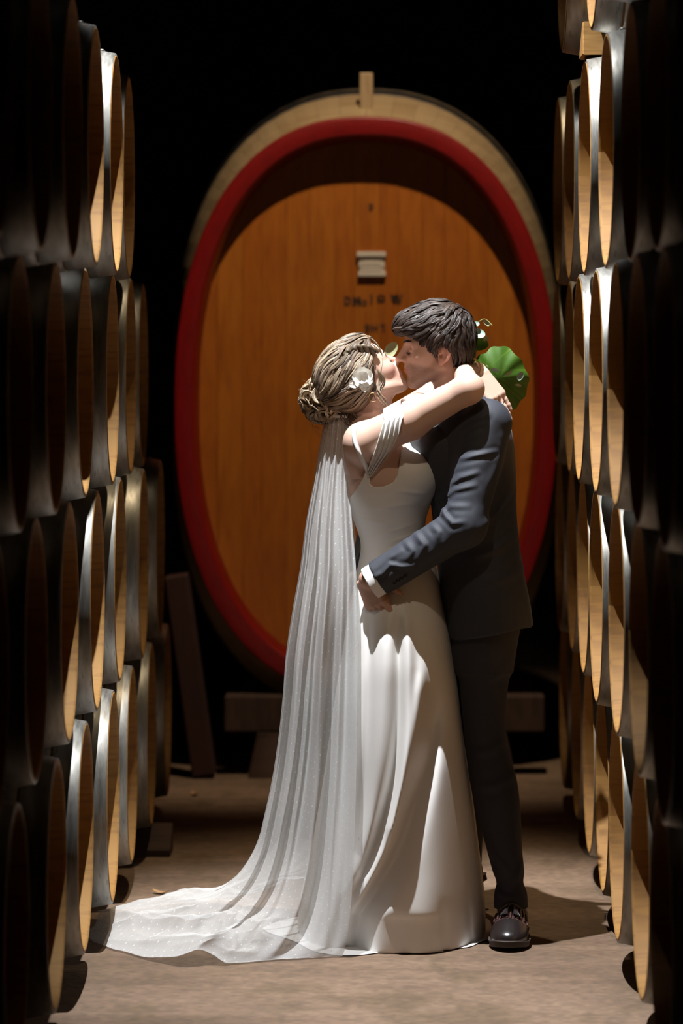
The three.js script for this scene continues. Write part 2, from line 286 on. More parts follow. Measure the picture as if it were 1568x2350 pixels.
function makeBarrel(head, twist) {
  const g = new THREE.Group(), R = new THREE.Group();
  const add = (n, geo, m, p) => part(n, geo, m, p);
  add('staves', barrelParts.stave, M.oakStave, g);
  const hs = barrelParts.hoops.map((h) => add('hoop', h, M.hoop, g)); barrelParts.rivets.forEach((r) => add('rivet', r, M.hoop, hs[0]));
  barrelParts.boards.forEach((b, i) => { const m = add('head_board', b, i % 2 ? head : M.oakHead, g); m.rotation.x = twist; });
  return g;
}
const twists = [0.15, 1.2, -0.5, 2.4, 1.75, 0.8], protos = twists.map((t, i) => makeBarrel(i % 2 ? M.oakHead2 : M.oakHead, t));
const BARRELS = {};
const ordinal = ['first', 'second', 'third', 'fourth', 'fifth', 'sixth', 'seventh', 'eighth', 'ninth', 'tenth'];
function stack(side, rows) {                                // rows from the floor up: [height of the lowest point of the end, x of the heads, first depth, count]
  rows.forEach(([y, xs, depths, word], r) => depths.forEach((d, i) => {
    const R = rng(1000 * r + 17 * i + (side < 0 ? 5 : 77)), b = protos[Math.floor(R() * protos.length)].clone(); b.name = numbered('wine_barrel'); scene.add(b);
    const x = (typeof xs === 'number' ? xs : xs[Math.min(i, xs.length - 1)]) + (R() - 0.5) * 0.012;
    b.position.set(x, y + R_END + (R() - 0.5) * 0.008, -d + (R() - 0.5) * 0.012); b.rotation.y = side > 0 ? Math.PI : 0.034; b.rotation.x = (R() - 0.5) * 0.12;
    const n = depths.length - i, fromFar = n === 1 ? 'farthest' : ordinal[n - 1] + ' from the far end';
    tag(b, 'oak barrel with grey hoops, ' + fromFar + ', ' + word + ', ' + (side < 0 ? 'left' : 'right') + ' stack', 'barrel', 'wine barrels stacked along the ' + (side < 0 ? 'left' : 'right') + ' of the aisle');
    BARRELS[(side < 0 ? 'L' : 'R') + r + '_' + n] = b;
  }));
}
const run = (from, n, step = 0.705) => Array.from({ length: n }, (_, i) => from + i * step);
const Y0 = 0.093, DY = 0.592;
stack(-1, [[Y0, -0.83, run(5.94, 8), 'bottom row'], [Y0 + DY, -0.832, run(5.59, 8), 'second row up'], [Y0 + 2 * DY, [-0.83, -0.83, -0.825, -0.825, -0.825, -0.835, -0.855], run(5.94, 7), 'third row up'], [Y0 + 3 * DY, [-0.74, -0.74, -0.75, -0.768, -0.784, -0.81], run(5.59, 6), 'top row']]);
stack(1, [[Y0, 0.565, run(6.07, 8, 0.711), 'bottom row'], [Y0 + DY, 0.532, run(5.715, 8, 0.711), 'second row up'], [Y0 + 2 * DY, 0.505, run(6.07, 7, 0.711), 'middle row'], [Y0 + 3 * DY, [0.52, 0.52, 0.52, 0.51, 0.5, 0.489, 0.487], run(5.715, 7, 0.711), 'fourth row up'], [Y0 + 4 * DY + 0.055, [0.52, 0.52, 0.5, 0.5, 0.455], run(6.07, 5, 0.711), 'top row']]);
// paper tags stapled to heads
function tagOn(key, y, z, roll, size) { const b = BARRELS[key]; if (!b) return; const g = box(-RECESS - 0.001, -RECESS + 0.002, -size / 2, size / 2, -size / 2, size / 2); g.rotateX(roll); g.translate(0, y, z); tag(part('paper_tag', g, M.paper, b), 'small white paper tag'); }
tagOn('L2_1', 0.02, 0.08, 0.78, 0.06); tagOn('L2_7', 0.02, 0.1, 0.6, 0.1); tagOn('L0_4', -0.02, 0.18, 0.5, 0.03); tagOn('R1_4', 0.02, 0.1, 0.4, 0.03);
// rails that carry the bottom rows
for (const [x, side] of [[-1.12, 'left'], [-1.52, 'left'], [0.84, 'right'], [1.24, 'right']])
  single('timber_rail', metric(box(x - 0.05, x + 0.05, 0, 0.036, -11.4, -5.6, 0.006)), M.beam, 'long dark timber rail on the floor under the ' + side + ' barrels, ' + (Math.abs(x) < 1.15 ? 'nearer the aisle' : 'nearer the wall'), 'rail', 'rails under the barrels');
function wedge(w, h, l) { const s = new THREE.Shape([[0, 0], [l, 0], [l, h * 0.2], [l * 0.15, h], [0, h]].map(([a, b]) => new THREE.Vector2(a, b))); const g = new THREE.ExtrudeGeometry(s, { depth: w, bevelEnabled: true, bevelSize: 0.003, bevelThickness: 0.003, bevelSegments: 1 }); return g; }
{ const g = wedge(0.12, 0.085, 0.13); g.translate(-0.065, 0.003, -0.06); g.rotateY(-Math.PI / 2); const m = single('wooden_chock', g, M.beam, 'dark wooden chock on the floor beside the far left barrels', 'chock'); m.position.set(-0.83, 0, -10.16); }
{ const g = wedge(0.1, 0.085, 0.16); g.translate(-0.08, 0.003, -0.05); g.rotateY(Math.PI / 2); const m = single('wooden_chock', g, M.oakHead2, 'pale wooden wedge between the two top rows of the right stack', 'chock'); m.position.set(0.54, 2.468, -8.56); }

// ---------------------------------------------------------------- the great oval cask
const cask = thing('oval_cask', 'great upright oval oak cask with a red painted rim behind the couple', 'cask');
cask.position.set(-0.152, 1.432, -12.0);
{
  const N = 2.3, A = 0.742, Bv = 1.118, SEG = 64, sgnpow = (c, e) => Math.sign(c) * Math.abs(c) ** e;
  const oval = (t, k = 0) => { const c = Math.cos(t), s = Math.sin(t); const x = sgnpow(c, 2 / N), y = sgnpow(s, 2 / N); if (k > 0) k *= 0.45 + 0.85 * y * y; const nx = sgnpow(x, N - 1) / A, ny = sgnpow(y, N - 1) / Bv, l = Math.hypot(nx, ny); return [A * x + nx / l * k, Bv * y + ny / l * k]; };
  // staves: each one a bent plank, bulging to the middle
  const L = 1.5, bulge = (s) => 0.128 * (1 - (1 - 2 * s) ** 2);
  for (let i = 0; i < SEG; i++) {
    const P = [], I = [], nj = 10, gap = 0.005;
    for (let j = 0; j <= nj; j++) { const s = j / nj; for (const [q, inn] of [[gap, 0], [0.5, 0], [1 - gap, 0], [1 - gap, 1], [gap, 1]]) { const [x, y] = oval((i + q) / SEG * Math.PI * 2, bulge(s) - inn * 0.06 - (q === 0.5 ? 0 : 0.0012)); P.push(x, y, -s * L); } }
    for (let j = 0; j < nj; j++) for (let k = 0; k < 5; k++) { const a = j * 5 + k, b = j * 5 + (k + 1) % 5; I.push(a, a + 5, b, b, a + 5, b + 5); }
    for (const e of [0, nj]) { const o = e * 5, f = e ? [0, 4, 3, 0, 3, 1, 1, 3, 2] : [0, 3, 4, 0, 1, 3, 1, 2, 3]; I.push(...f.map((v) => v + o)); }
    const g = new THREE.BufferGeometry(); g.setAttribute('position', new THREE.Float32BufferAttribute(P, 3)); g.setIndex(I); const h = g.toNonIndexed(); h.computeVertexNormals();
    const p = h.attributes.position, uv = new Float32Array(p.count * 2); for (let k = 0; k < p.count; k++) { uv[k * 2] = i * 0.37 + Math.hypot(p.getX(k), p.getY(k)); uv[k * 2 + 1] = p.getZ(k) + i * 0.71; } h.setAttribute('uv', new THREE.BufferAttribute(uv, 2));
    part('stave', h, M.caskStave, cask);
  }
  // iron bands round the staves
  for (const [s0, s1] of [[0.24, 0.3], [0.42, 0.47], [0.62, 0.67]]) part('iron_band', sheet(128, 4, (u, v) => { const s = lerp(s0, s1, clamp((v - 0.25) * 2)), [x, y] = oval(u * Math.PI * 2, bulge(s) + (v === 0 || v === 1 ? -0.004 : 0.004)); return V(x, y, -s * L); }, true), M.darkIron, cask);
  // red rim: front face, bevel and inner wall
  const ring = [[0.004, -0.05], [0.004, 0.0], [-0.004, 0.008], [-0.062, 0.008], [-0.07, 0.0], [-0.085, -0.05], [-0.088, -0.15]];
  part('red_rim', sheet(160, ring.length - 1, (u, v) => { const [k, z] = ring[Math.round(v * (ring.length - 1))]; const [x, y] = oval(u * Math.PI * 2, k); return V(x, y, z); }, true, 5, 1), M.redPaint, cask);
  // head boards, upright, recessed
  const n = 15, inset = -0.084, xm = A + inset; let x = -xm; const RR = rng(9), ws = Array.from({ length: n }, () => 0.8 + RR() * 0.4), tot = ws.reduce((a, b) => a + b);
  ws.forEach((w, i) => {
    const a = x, b = x + w / tot * 2 * xm; x = b; const up = [], m = 6, yAt = (c) => { const q = clamp(1 - (Math.abs(c) / (A + inset)) ** N); return (Bv + inset) * q ** (1 / N); };
    const s = new THREE.Shape(); for (let k = 0; k <= m; k++) { const c = lerp(a + 0.0007, b - 0.0007, k / m); up.push([c, yAt(c)]); }
    up.forEach(([c, y], k) => (k ? s.lineTo(c, -y - 0.001) : s.moveTo(c, -y - 0.001))); up.slice().reverse().forEach(([c, y]) => s.lineTo(c, y + 0.001));
    const g = new THREE.ExtrudeGeometry(s, { depth: 0.04, bevelEnabled: true, bevelThickness: 0.001, bevelSize: 0.0005, bevelSegments: 1 }); g.translate(0, 0, -0.17 + (i % 3) * 0.0006);
    const uv = g.attributes.uv; for (let k = 0; k < uv.count; k++) uv.setX(k, uv.getX(k) + i * 0.13); part('head_board', g, M.caskOak[(i * 2 + (i % 5 === 0)) % 3], cask);
  });
  const back = new THREE.Shape(Array.from({ length: 64 }, (_, i) => new THREE.Vector2(...oval(i / 64 * Math.PI * 2, -0.05)))); const bg = new THREE.ExtrudeGeometry(back, { depth: 0.04, bevelEnabled: false }); bg.translate(0, 0, -L + 0.06); part('back_head', bg, M.caskStave, cask);
  // plate of stacked metal bars
  const S = 12.13 / FOCAL, loc = (px, py) => [(px - VX) * S - cask.position.x, EYE - (py - VY) * S - cask.position.y], zf = -0.1275;
  const plate = part('name_plate', (() => { const [x0, y1] = loc(824, 584), [x1, y0] = loc(883, 634); return box(x0, x1, y0, y1, zf, zf + 0.012); })(), M.plate, cask); tag(plate, 'small pale metal plate of stacked bars');
  for (const [l, r, t, b, z] of [[819, 886, 578, 590, 0.024], [838, 870, 592, 597, 0.016], [829, 876, 599, 607, 0.018], [823, 882, 608, 613, 0.02], [827, 878, 614, 623, 0.019], [822, 886, 624, 635, 0.022]]) { const [x0, y1] = loc(l, t), [x1, y0] = loc(r, b); part('plate_bar', box(x0, x1, y0, y1, zf, zf + z, 0.003), M.plate, plate); }
  // branded lettering burnt into the head
  const font = await new FontLoader().loadAsync('fonts/droid/droid_sans_bold.typeface.json');
  for (const [text, px, py, h] of [['9', 845, 484, 17], ['DH', 788, 700, 20], ['H', 811, 702, 20], ['o', 829, 702, 18], ['l', 848, 698, 22], ['O', 865, 695, 19], ['M', 864, 695, 16], ['W', 896, 697, 22], ['B', 899, 697, 20], ['9H', 836, 763, 19], ['1', 871, 763, 21]]) {
    const g = new TextGeometry(text, { font, size: h * S, depth: 0.001, curveSegments: 4 }), [x, y] = loc(px, py); g.translate(x, y, zf + 0.0006); part('branded_letter', g, M.stamp, cask);
  }
  // wooden post standing on top of the cask
  const post = part('bung_post', (() => { const g = metric(box(-0.026, 0.026, -0.02, 0.13, -0.03, 0.03, 0.006)); g.translate(0, Bv + 0.055, -0.14); return g; })(), M.caskStave, cask); tag(post, 'short pale wooden post on the top of the cask');
}
// timber cradle of the cask
const cradle = thing('cask_cradle', 'dark timber cradle beams and blocks carrying the oval cask', 'cradle');
cradle.position.set(-0.1, 0, -12.3);
for (const [x0, x1, y0, y1, z0, z1] of [[-0.6, 0.64, 0.17, 0.312, 0.22, 0.34], [-0.6, 0.64, 0.17, 0.25, -1.0, -0.85]]) part('cross_beam', metric(box(x0, x1, y0, y1, z0, z1, 0.01)), M.beam, cradle);
for (const [x, z] of [[-0.4, 0.2], [0.42, 0.2], [-0.4, -1.0], [0.42, -1.0]]) { const g = new THREE.CylinderGeometry(0.1, 0.15, 0.17, 4, 1); g.rotateY(Math.PI / 4); g.translate(x, 0.085, z + 0.09); part('foot_block', metric(g), M.beam, cradle); }
{ const g = metric(box(-0.045, 0.045, 0, 0.78, -0.06, 0.06, 0.01)); const m = single('leaning_post', g, std({ map: M.beam.map, color: lin(0.6, 0.25, 0.22), roughness: 0.8 }), 'dark red timber post leaning behind the end of the left barrels', 'post'); m.position.set(-0.775, 0.01, -11.95); m.rotation.z = 0.14; }
// ================================================================ the people
const fabric = (seed, lo = 0.4) => texture(256, grey((u, v) => lo + 0.35 * (0.5 + 0.25 * Math.sin(u * 256 * Math.PI / 2) + 0.25 * Math.sin(v * 256 * Math.PI / 2)) * (0.6 + 0.4 * noise2(u * 64, v * 64, 64, 64, seed))), false, 8, 8);
const weave = fabric(901);
M.skin = phys({ vertexColors: true, roughness: 0.5, sheen: 0.15, sheenColor: lin(0.6, 0.4, 0.35), sheenRoughness: 0.5 });
M.suit = phys({ color: lin(0.03, 0.034, 0.046), bumpMap: weave, bumpScale: 0.00015, roughness: 0.72, sheen: 0.35, sheenColor: lin(0.35, 0.38, 0.48), sheenRoughness: 0.45 });
M.vest = phys({ color: lin(0.04, 0.042, 0.048), bumpMap: weave, bumpScale: 0.00015, roughness: 0.8 });
M.trouser = phys({ color: lin(0.025, 0.026, 0.036), bumpMap: weave, bumpScale: 0.00015, roughness: 0.85, sheen: 0.2, sheenColor: lin(0.3, 0.3, 0.36) });
M.shirt = std({ color: lin(0.8, 0.8, 0.8), roughness: 0.7 });
M.satin = phys({ color: lin(0.8, 0.785, 0.76), roughness: 0.46, bumpMap: weave, bumpScale: 0.00015, sheen: 0.25, sheenColor: lin(1, 1, 1), sheenRoughness: 0.4, side: THREE.DoubleSide });
M.leather = phys({ color: lin(0.085, 0.04, 0.035), roughness: 0.4, clearcoat: 0.25, clearcoatRoughness: 0.3 });
M.leatherDark = phys({ color: lin(0.018, 0.013, 0.013), roughness: 0.25, clearcoat: 0.5, clearcoatRoughness: 0.2 });
M.sole = std({ color: lin(0.05, 0.035, 0.03), roughness: 0.6 });
const streakAt = (u, v) => 0.5 * noise2(u * 48, v * 2, 48, 2, 951) + 0.5 * noise2(u * 20, v * 3, 20, 3, 952), streak = texture(256, grey(streakAt), false), streakMap = texture(256, grey((u, v) => 0.25 + 0.75 * smooth(0.2, 0.75, streakAt(u, v))), false);
M.hair = phys({ vertexColors: true, map: streakMap, roughness: 0.46, bumpMap: streak, bumpScale: 0.003, specularIntensity: 0.9 });
M.gold = std({ color: lin(0.75, 0.5, 0.22), metalness: 1, roughness: 0.3 });
M.silver = std({ color: lin(0.8, 0.78, 0.74), metalness: 1, roughness: 0.2 });
M.petal = phys({ color: lin(0.88, 0.87, 0.82), roughness: 0.6, side: THREE.DoubleSide });

// a frame: origin, forward, up -> local coordinates (x forward, y up, z sideways)
function frame(o, f, up, s = 1) {
  const x = f.clone().normalize(), z = x.clone().cross(up).normalize(), y = z.clone().cross(x);
  return { o, x, y, z, s, local: (X, Y, Z) => { const a = X - o.x, b = Y - o.y, c = Z - o.z; return [(a * x.x + b * x.y + c * x.z) / s, (a * y.x + b * y.y + c * y.z) / s, (a * z.x + b * z.y + c * z.z) / s]; },
    world: (a, b, c) => V(o.x + s * (x.x * a + y.x * b + z.x * c), o.y + s * (x.y * a + y.y * b + z.y * c), o.z + s * (x.z * a + y.z * b + z.z * c)) };
}
const inFrame = (F, f) => (x, y, z) => { const [a, b, c] = F.local(x, y, z); return f(a, b, c) * F.s; };
// head in its own frame, symmetric in z; m = 1 for the man's heavier features
function headField(m, ears = true) {
  const skull = join(0.03, ell(V(-0.009, 0.04, 0), 0.093, 0.087, 0.075), ell(V(0.038, 0.045, 0), 0.06, 0.06, 0.06), ell(V(0.045, -0.02, 0), 0.05, 0.07, 0.052));
  const jaw = join(0.02, cone(V(0.0, -0.052, 0.05), V(0.072, -0.097, 0.014), 0.018 + 0.003 * m, 0.017 + 0.002 * m), ell(V(0.08, -0.098 - 0.003 * m, 0), 0.019, 0.017, 0.021 + 0.004 * m), ell(V(0.079, -0.055, 0), 0.022, 0.03, 0.028));
  const cheek = ell(V(0.054, -0.012, 0.039), 0.027, 0.024, 0.02), brow = cone(V(0.087, 0.027, 0.01), V(0.071, 0.027, 0.044), 0.0105 + 0.0025 * m, 0.01);
  const nose = join(0.008, cone(V(0.094, 0.024, 0), V(0.119, -0.019, 0), 0.0078 + 0.0012 * m, 0.0095 + 0.0015 * m), ell(V(0.104, -0.024, 0.0105), 0.0115, 0.0085, 0.0075));
  const socket = ell(V(0.096, 0.009, 0.031), 0.016, 0.013, 0.017), lid = ell(V(0.0765, 0.008, 0.031), 0.0135, 0.0125, 0.0155), nostril = ell(V(0.113, -0.031, 0.0062), 0.004, 0.003, 0.0028);
  const upper = cone(V(0.0995, -0.0495, 0.003), V(0.087, -0.0535, 0.022), 0.0062, 0.0035), lower = cone(V(0.0985, -0.0605, 0), V(0.087, -0.056, 0.019), 0.0075, 0.004), slit = cone(V(0.108, -0.0548, 0), V(0.092, -0.0545, 0.022), 0.002, 0.0012);
  const earIn = ell(V(-0.008, -0.004, 0.0885), 0.0105, 0.019, 0.008), canal = ell(V(-0.001, -0.01, 0.082), 0.006, 0.007, 0.012);
  const earOut = (x, y, z) => { const c = Math.cos(0.22), s = Math.sin(0.22), X = (x + 0.012) * c + (y + 0.004) * s, Y = -(x + 0.012) * s + (y + 0.004) * c, Zz = z - 0.078 - X * -0.45; return ell(V(0, 0, 0), 0.0195, 0.0325, 0.0075)(X, Y, Zz); };
  const lobe = ell(V(-0.002, -0.034, 0.0745), 0.009, 0.009, 0.006);
  return (x, y, z) => {
    z = Math.abs(z);
    let d = smin(skull(x, y, z), jaw(x, y, z), 0.03); d = smin(d, cheek(x, y, z), 0.025); d = smin(d, brow(x, y, z), 0.014);
    d = smax(d, -socket(x, y, z), 0.014); d = smin(d, lid(x, y, z), 0.004); d = smin(d, nose(x, y, z), 0.01); d = smax(d, -nostril(x, y, z), 0.003);
    d = smin(d, upper(x, y, z), 0.006); d = smin(d, lower(x, y, z), 0.006); d = smax(d, -slit(x, y, z), 0.0025);
    if (!ears) return d; let e = smax(earOut(x, y, z), -earIn(x, y, z), 0.005); e = smin(e, lobe(x, y, z), 0.006); d = smin(d, e, 0.006); return smax(d, -canal(x, y, z), 0.004);
  };
}
// hand in its own frame: x to the fingers, y to the index side, z out of the back; curl per finger in radians per joint
function handField(curl, spread, r, thumb, L = 1) {
  const fs = [], base = [[0.088, 0.029], [0.092, 0.0095], [0.088, -0.0105], [0.079, -0.029]], len = [0.073, 0.081, 0.075, 0.059];
  base.forEach(([bx, by], i) => {
    let p = V(bx, by, 0), a = curl[i] * 0.4, q = spread[i]; const seg = [0.46, 0.3, 0.24], rr = [r, r * 0.92, r * 0.84, r * 0.7];
    for (let k = 0; k < 3; k++) { const l = len[i] * seg[k] * L, n = V(p.x + Math.cos(a) * Math.cos(q) * l, p.y + Math.sin(q) * l, p.z - Math.sin(a) * l); fs.push(cone(p, n, rr[k], rr[k + 1])); p = n; a += curl[i]; }
  });
  let t0 = V(0.022, 0.026, -0.004); const th = []; for (const [dx, dy, dz, l, a, b] of [[thumb[0], thumb[1], thumb[2], 0.045, r * 1.5, r * 1.15], [thumb[0] + 0.35, thumb[1] - 0.15, thumb[2] - 0.1, 0.032, r * 1.15, r * 1.05], [thumb[0] + 0.6, thumb[1] - 0.3, thumb[2] - 0.2, 0.026, r * 1.05, r * 0.8]]) { const d = V(dx, dy, dz).normalize().multiplyScalar(l), n = t0.clone().add(d); th.push(cone(t0, n, a, b)); t0 = n; }
  const palm = (x, y, z) => { const w = lerp(0.022, 0.031, clamp(x / 0.08)), a = Math.abs(x - 0.05) - 0.036, b = Math.abs(y) - w, c = Math.abs(z + 0.003) - 0.005; return Math.hypot(Math.max(a, 0), Math.max(b, 0), Math.max(c, 0)) + Math.min(Math.max(a, b, c), 0) - 0.0105; };
  const meat = ell(V(0.035, 0.018, -0.01), 0.03, 0.017, 0.013), ft = join(0.003, ...fs), tt = join(0.006, ...th);
  return (x, y, z) => smin(smin(smin(palm(x, y, z), meat(x, y, z), 0.015), ft(x, y, z), 0.009), tt(x, y, z), 0.014);
}
const row = (py, l, r, toward, hz) => { const a = at(l, py, toward), b = at(r, py, toward); return [a.y, (a.x + b.x) / 2, a.z, (b.x - a.x) / 2, hz]; };
const rows = (list) => list.map((r) => row(...r)).sort((a, b) => a[0] - b[0]);
const bounds = (list, pad) => { const lo = [1e9, 1e9, 1e9], hi = [-1e9, -1e9, -1e9]; for (const p of list) ['x', 'y', 'z'].forEach((k, i) => { lo[i] = Math.min(lo[i], p[k] - pad); hi[i] = Math.max(hi[i], p[k] + pad); }); return [lo, hi]; };
// first point of a field met when looking from the camera through a pixel of the photograph's plane
function onSurface(f, px, py, lift = 0.002, from = 0.6, to = -0.6) { let t = from; for (let i = 0; i < 160; i++) { const p = at(px, py, t), d = f(p.x, p.y, p.z); if (d < lift + 0.0004) return p; t -= Math.max(0.0006, (d - lift) * 0.8); if (t < to) break; } return at(px, py, Math.max(t, to)); }
function grad(f, p, e = 0.003) { return V(f(p.x + e, p.y, p.z) - f(p.x - e, p.y, p.z), f(p.x, p.y + e, p.z) - f(p.x, p.y - e, p.z), f(p.x, p.y, p.z + e) - f(p.x, p.y, p.z - e)).normalize(); }
// locks of hair that creep over a field
function locks(f, seeds, flow, opt, R, colors) {
  const out = [];
  for (const s of seeds) {
    let p = s.clone(); const pts = [], nrm = []; const n = opt.steps, L = opt.len * (0.7 + 0.6 * R()), ph = R() * 6.28, amp = opt.wave * (0.5 + R()), freq = opt.freq * (0.8 + 0.4 * R()), lift = opt.lift * (0.4 + R() * 1.1); let ok = true;
    for (let i = 0; i <= n; i++) {
      const g = grad(f, p), d = f(p.x, p.y, p.z), t = i / n; p.addScaledVector(g, -(d - lift * Math.sin(Math.min(1, t * 1.5 + 0.1) * 1.7)) * 0.9); pts.push(p.clone()); nrm.push(g);
      if (opt.keep && i > 1 && !opt.keep(p)) break; const dir = flow(p, t).clone(); dir.addScaledVector(g, -dir.dot(g)).normalize(); const side = g.clone().cross(dir); dir.addScaledVector(side, amp * Math.cos(ph + freq * t * 6.28)).normalize(); p = p.clone().addScaledVector(dir, L / n);
    }
    if (pts.length < 3) continue; const c0 = colors[Math.floor(R() * colors.length)], k = 0.85 + 0.3 * R(); const w = opt.r * (0.7 + 0.6 * R()); out.push(lockStrand(pts, nrm, w, w * opt.flat, opt.steps + 5, c0.map((v) => v * k)));
  }
  return out;
}
const merge = (list) => mergeGeometries(list, false);

// creases of cloth seen from the camera's side: raised lines in the x, y plane [points in pixels, width, height]
function creases(list) {
  const L = list.map(([pts, w, h]) => ({ p: pix(pts), w, h })); for (const l of L) { l.len = [0]; for (let i = 1; i < l.p.length; i++) l.len.push(l.len[i - 1] + Math.hypot(l.p[i][0] - l.p[i - 1][0], l.p[i][1] - l.p[i - 1][1])); }
  return (x, y) => { let s = 0; for (const l of L) { let best = 1e9, bt = 0; for (let i = 0; i < l.p.length - 1; i++) { const [ax, ay] = l.p[i], ex = l.p[i + 1][0] - ax, ey = l.p[i + 1][1] - ay, q = ex * ex + ey * ey, t = clamp(((x - ax) * ex + (y - ay) * ey) / q), d = Math.hypot(x - ax - ex * t, y - ay - ey * t); if (d < best) { best = d; bt = (l.len[i] + t * Math.sqrt(q)) / l.len[l.p.length - 1]; } } if (best < l.w * 3.5) s += 0.75 * l.h * (Math.exp(-((best / l.w) ** 2)) - 0.45 * Math.exp(-(((best - l.w * 1.9) / l.w) ** 2))) * Math.sin(Math.PI * lerp(0.12, 0.95, bt)) ; } return s; };
}
// eyebrows and lashes of the near side as short hairs on the face
function faceHair(F, field, near, color, parent, browR) {
  const R = rng(31), brow = [], o = F.world(0, 0, 0), put = (x, y, z) => { let p = F.world(x + 0.02, y, z * near); const d = F.world(-1, 0, -0.35 * near).sub(o).normalize(); for (let i = 0; i < 60 && field(p.x, p.y, p.z) > 0.0004; i++) p.addScaledVector(d, Math.max(0.0003, field(p.x, p.y, p.z) * 0.7)); return p; };
  for (let i = 0; i < 60; i++) { const t = R(), z = lerp(0.012, 0.05, t), y = 0.03 + 0.007 * Math.sin(t * 2.4) + (R() - 0.5) * 0.006 * (1 - t * 0.6), x = lerp(0.1, 0.078, t), a = put(x, y, z), b = put(x - 0.003, y + 0.002 - t * 0.004, z + 0.006); brow.push(strand([a, a.clone().lerp(b, 0.5).addScaledVector(F.x, 0.0012), b], browR, browR * 0.4, 4, 4, color)); }
  part('eyebrow', merge(brow), M.hair, parent);
  const lash = [put(0.092, 0.002, 0.019), put(0.093, -0.002, 0.026), put(0.092, -0.0025, 0.034), put(0.087, 0.001, 0.043)].map((p) => p.addScaledVector(F.x, 0.001)); const ls = [strand(lash, 0.0009, 0.0008, 5, 16, color)]; for (let i = 0; i < 12; i++) { const t = i / 11, c = new THREE.CatmullRomCurve3(lash).getPoint(t), e = c.clone().addScaledVector(F.x, 0.005).addScaledVector(F.y, -0.003); ls.push(strand([c, c.clone().lerp(e, 0.5), e], 0.0005, 0.0003, 3, 3, color)); }
  part('eyelashes', merge(ls), M.hair, parent);
}
// ---------------------------------------------------------------- the groom
const GROOM = thing('person', 'man in a dark grey suit bending to kiss the bride, one arm around her waist', 'person');
const gHead = frame(at(1006, 806, 0.0), V(-1, -0.04, 0.06), V(-0.03, 1, 0.06), 0.93);
const gHeadF = (() => { const h = headField(1); return inFrame(gHead, (x, y, z) => h(x, y < 0 ? y * 1.08 : y, z)); })();
const gNeck = cone(at(1032, 845, -0.01), at(1062, 925, -0.01), 0.058, 0.066);
// jacket torso (rows: pixel row, left, right, toward the camera, half depth)
const gTorsoRows = rows([[895, 1030, 1095, -0.01, 0.06], [912, 1008, 1122, -0.01, 0.115], [932, 990, 1146, 0, 0.168], [960, 980, 1166, 0, 0.195], [1005, 976, 1178, 0, 0.205], [1060, 978, 1183, 0, 0.205], [1150, 988, 1185, 0, 0.19], [1230, 998, 1190, 0, 0.18], [1320, 1006, 1204, 0, 0.185], [1400, 1014, 1220, 0, 0.195], [1462, 1024, 1228, 0, 0.2]]);
const gTorso = sections(gTorsoRows);
const gS = at(1118, 972, 0.17), gE = at(1066, 1205, 0.235), gW = at(872, 1325, 0.215);       // near arm: shoulder, elbow, wrist
const gS2 = at(1040, 968, -0.17), gE2 = at(884, 1150, -0.25), gW2 = at(828, 1330, -0.06);   // far arm round her back
const gUp = cone(gS, gE, 0.07, 0.058), gFore = cone(gE, gW, 0.058, 0.051), gUp2 = cone(gS2, gE2, 0.068, 0.055), gFore2 = cone(gE2, gW2, 0.052, 0.043);
// folds of the cloth: ridges laid on the surface
const gSleeveEnd = (() => { const d = gW.clone().sub(gE).normalize(); const e = at(866, 1329, 0.215); return (x, y, z) => (x - e.x) * d.x + (y - e.y) * d.y + (z - e.z) * d.z; })();
const gSleeveEnd2 = (() => { const d = gW2.clone().sub(gE2).normalize(); return (x, y, z) => (x - gW2.x) * d.x + (y - gW2.y) * d.y + (z - gW2.z) * d.z; })();
const gJacketBase = (() => {
  const arms = join(0.03, gUp, gFore), arms2 = join(0.03, gUp2, gFore2), armK = (x, y, z) => smax(arms(x, y, z), gSleeveEnd(x, y, z), 0.006), armK2 = (x, y, z) => smax(arms2(x, y, z), gSleeveEnd2(x, y, z), 0.006);
  const hem = (x, y, z) => { const p = at(1040, 1462), q = at(1230, 1425); return (lerp(p.y, q.y, clamp((x - p.x) / (q.x - p.x))) - 0.012 * smooth(q.x - 0.06, q.x, x) - y); };
  const open = polygon(pix([[925, 985], [1003, 985], [996, 1022], [984, 1060], [979, 1092], [984, 1132], [940, 1135]]));
  const collar = cone(at(1040, 908, 0.07), at(1092, 895, 0.0), 0.02, 0.022);
  return (x, y, z) => {
    let t = smax(gTorso(x, y, z), hem(x, y, z), 0.006); t = smin(t, collar(x, y, z), 0.02); t = smax(t, -open(x, y), 0.004);
    t = smin(t, armK(x, y, z), 0.028); return smin(t, armK2(x, y, z), 0.028);
  };
})();
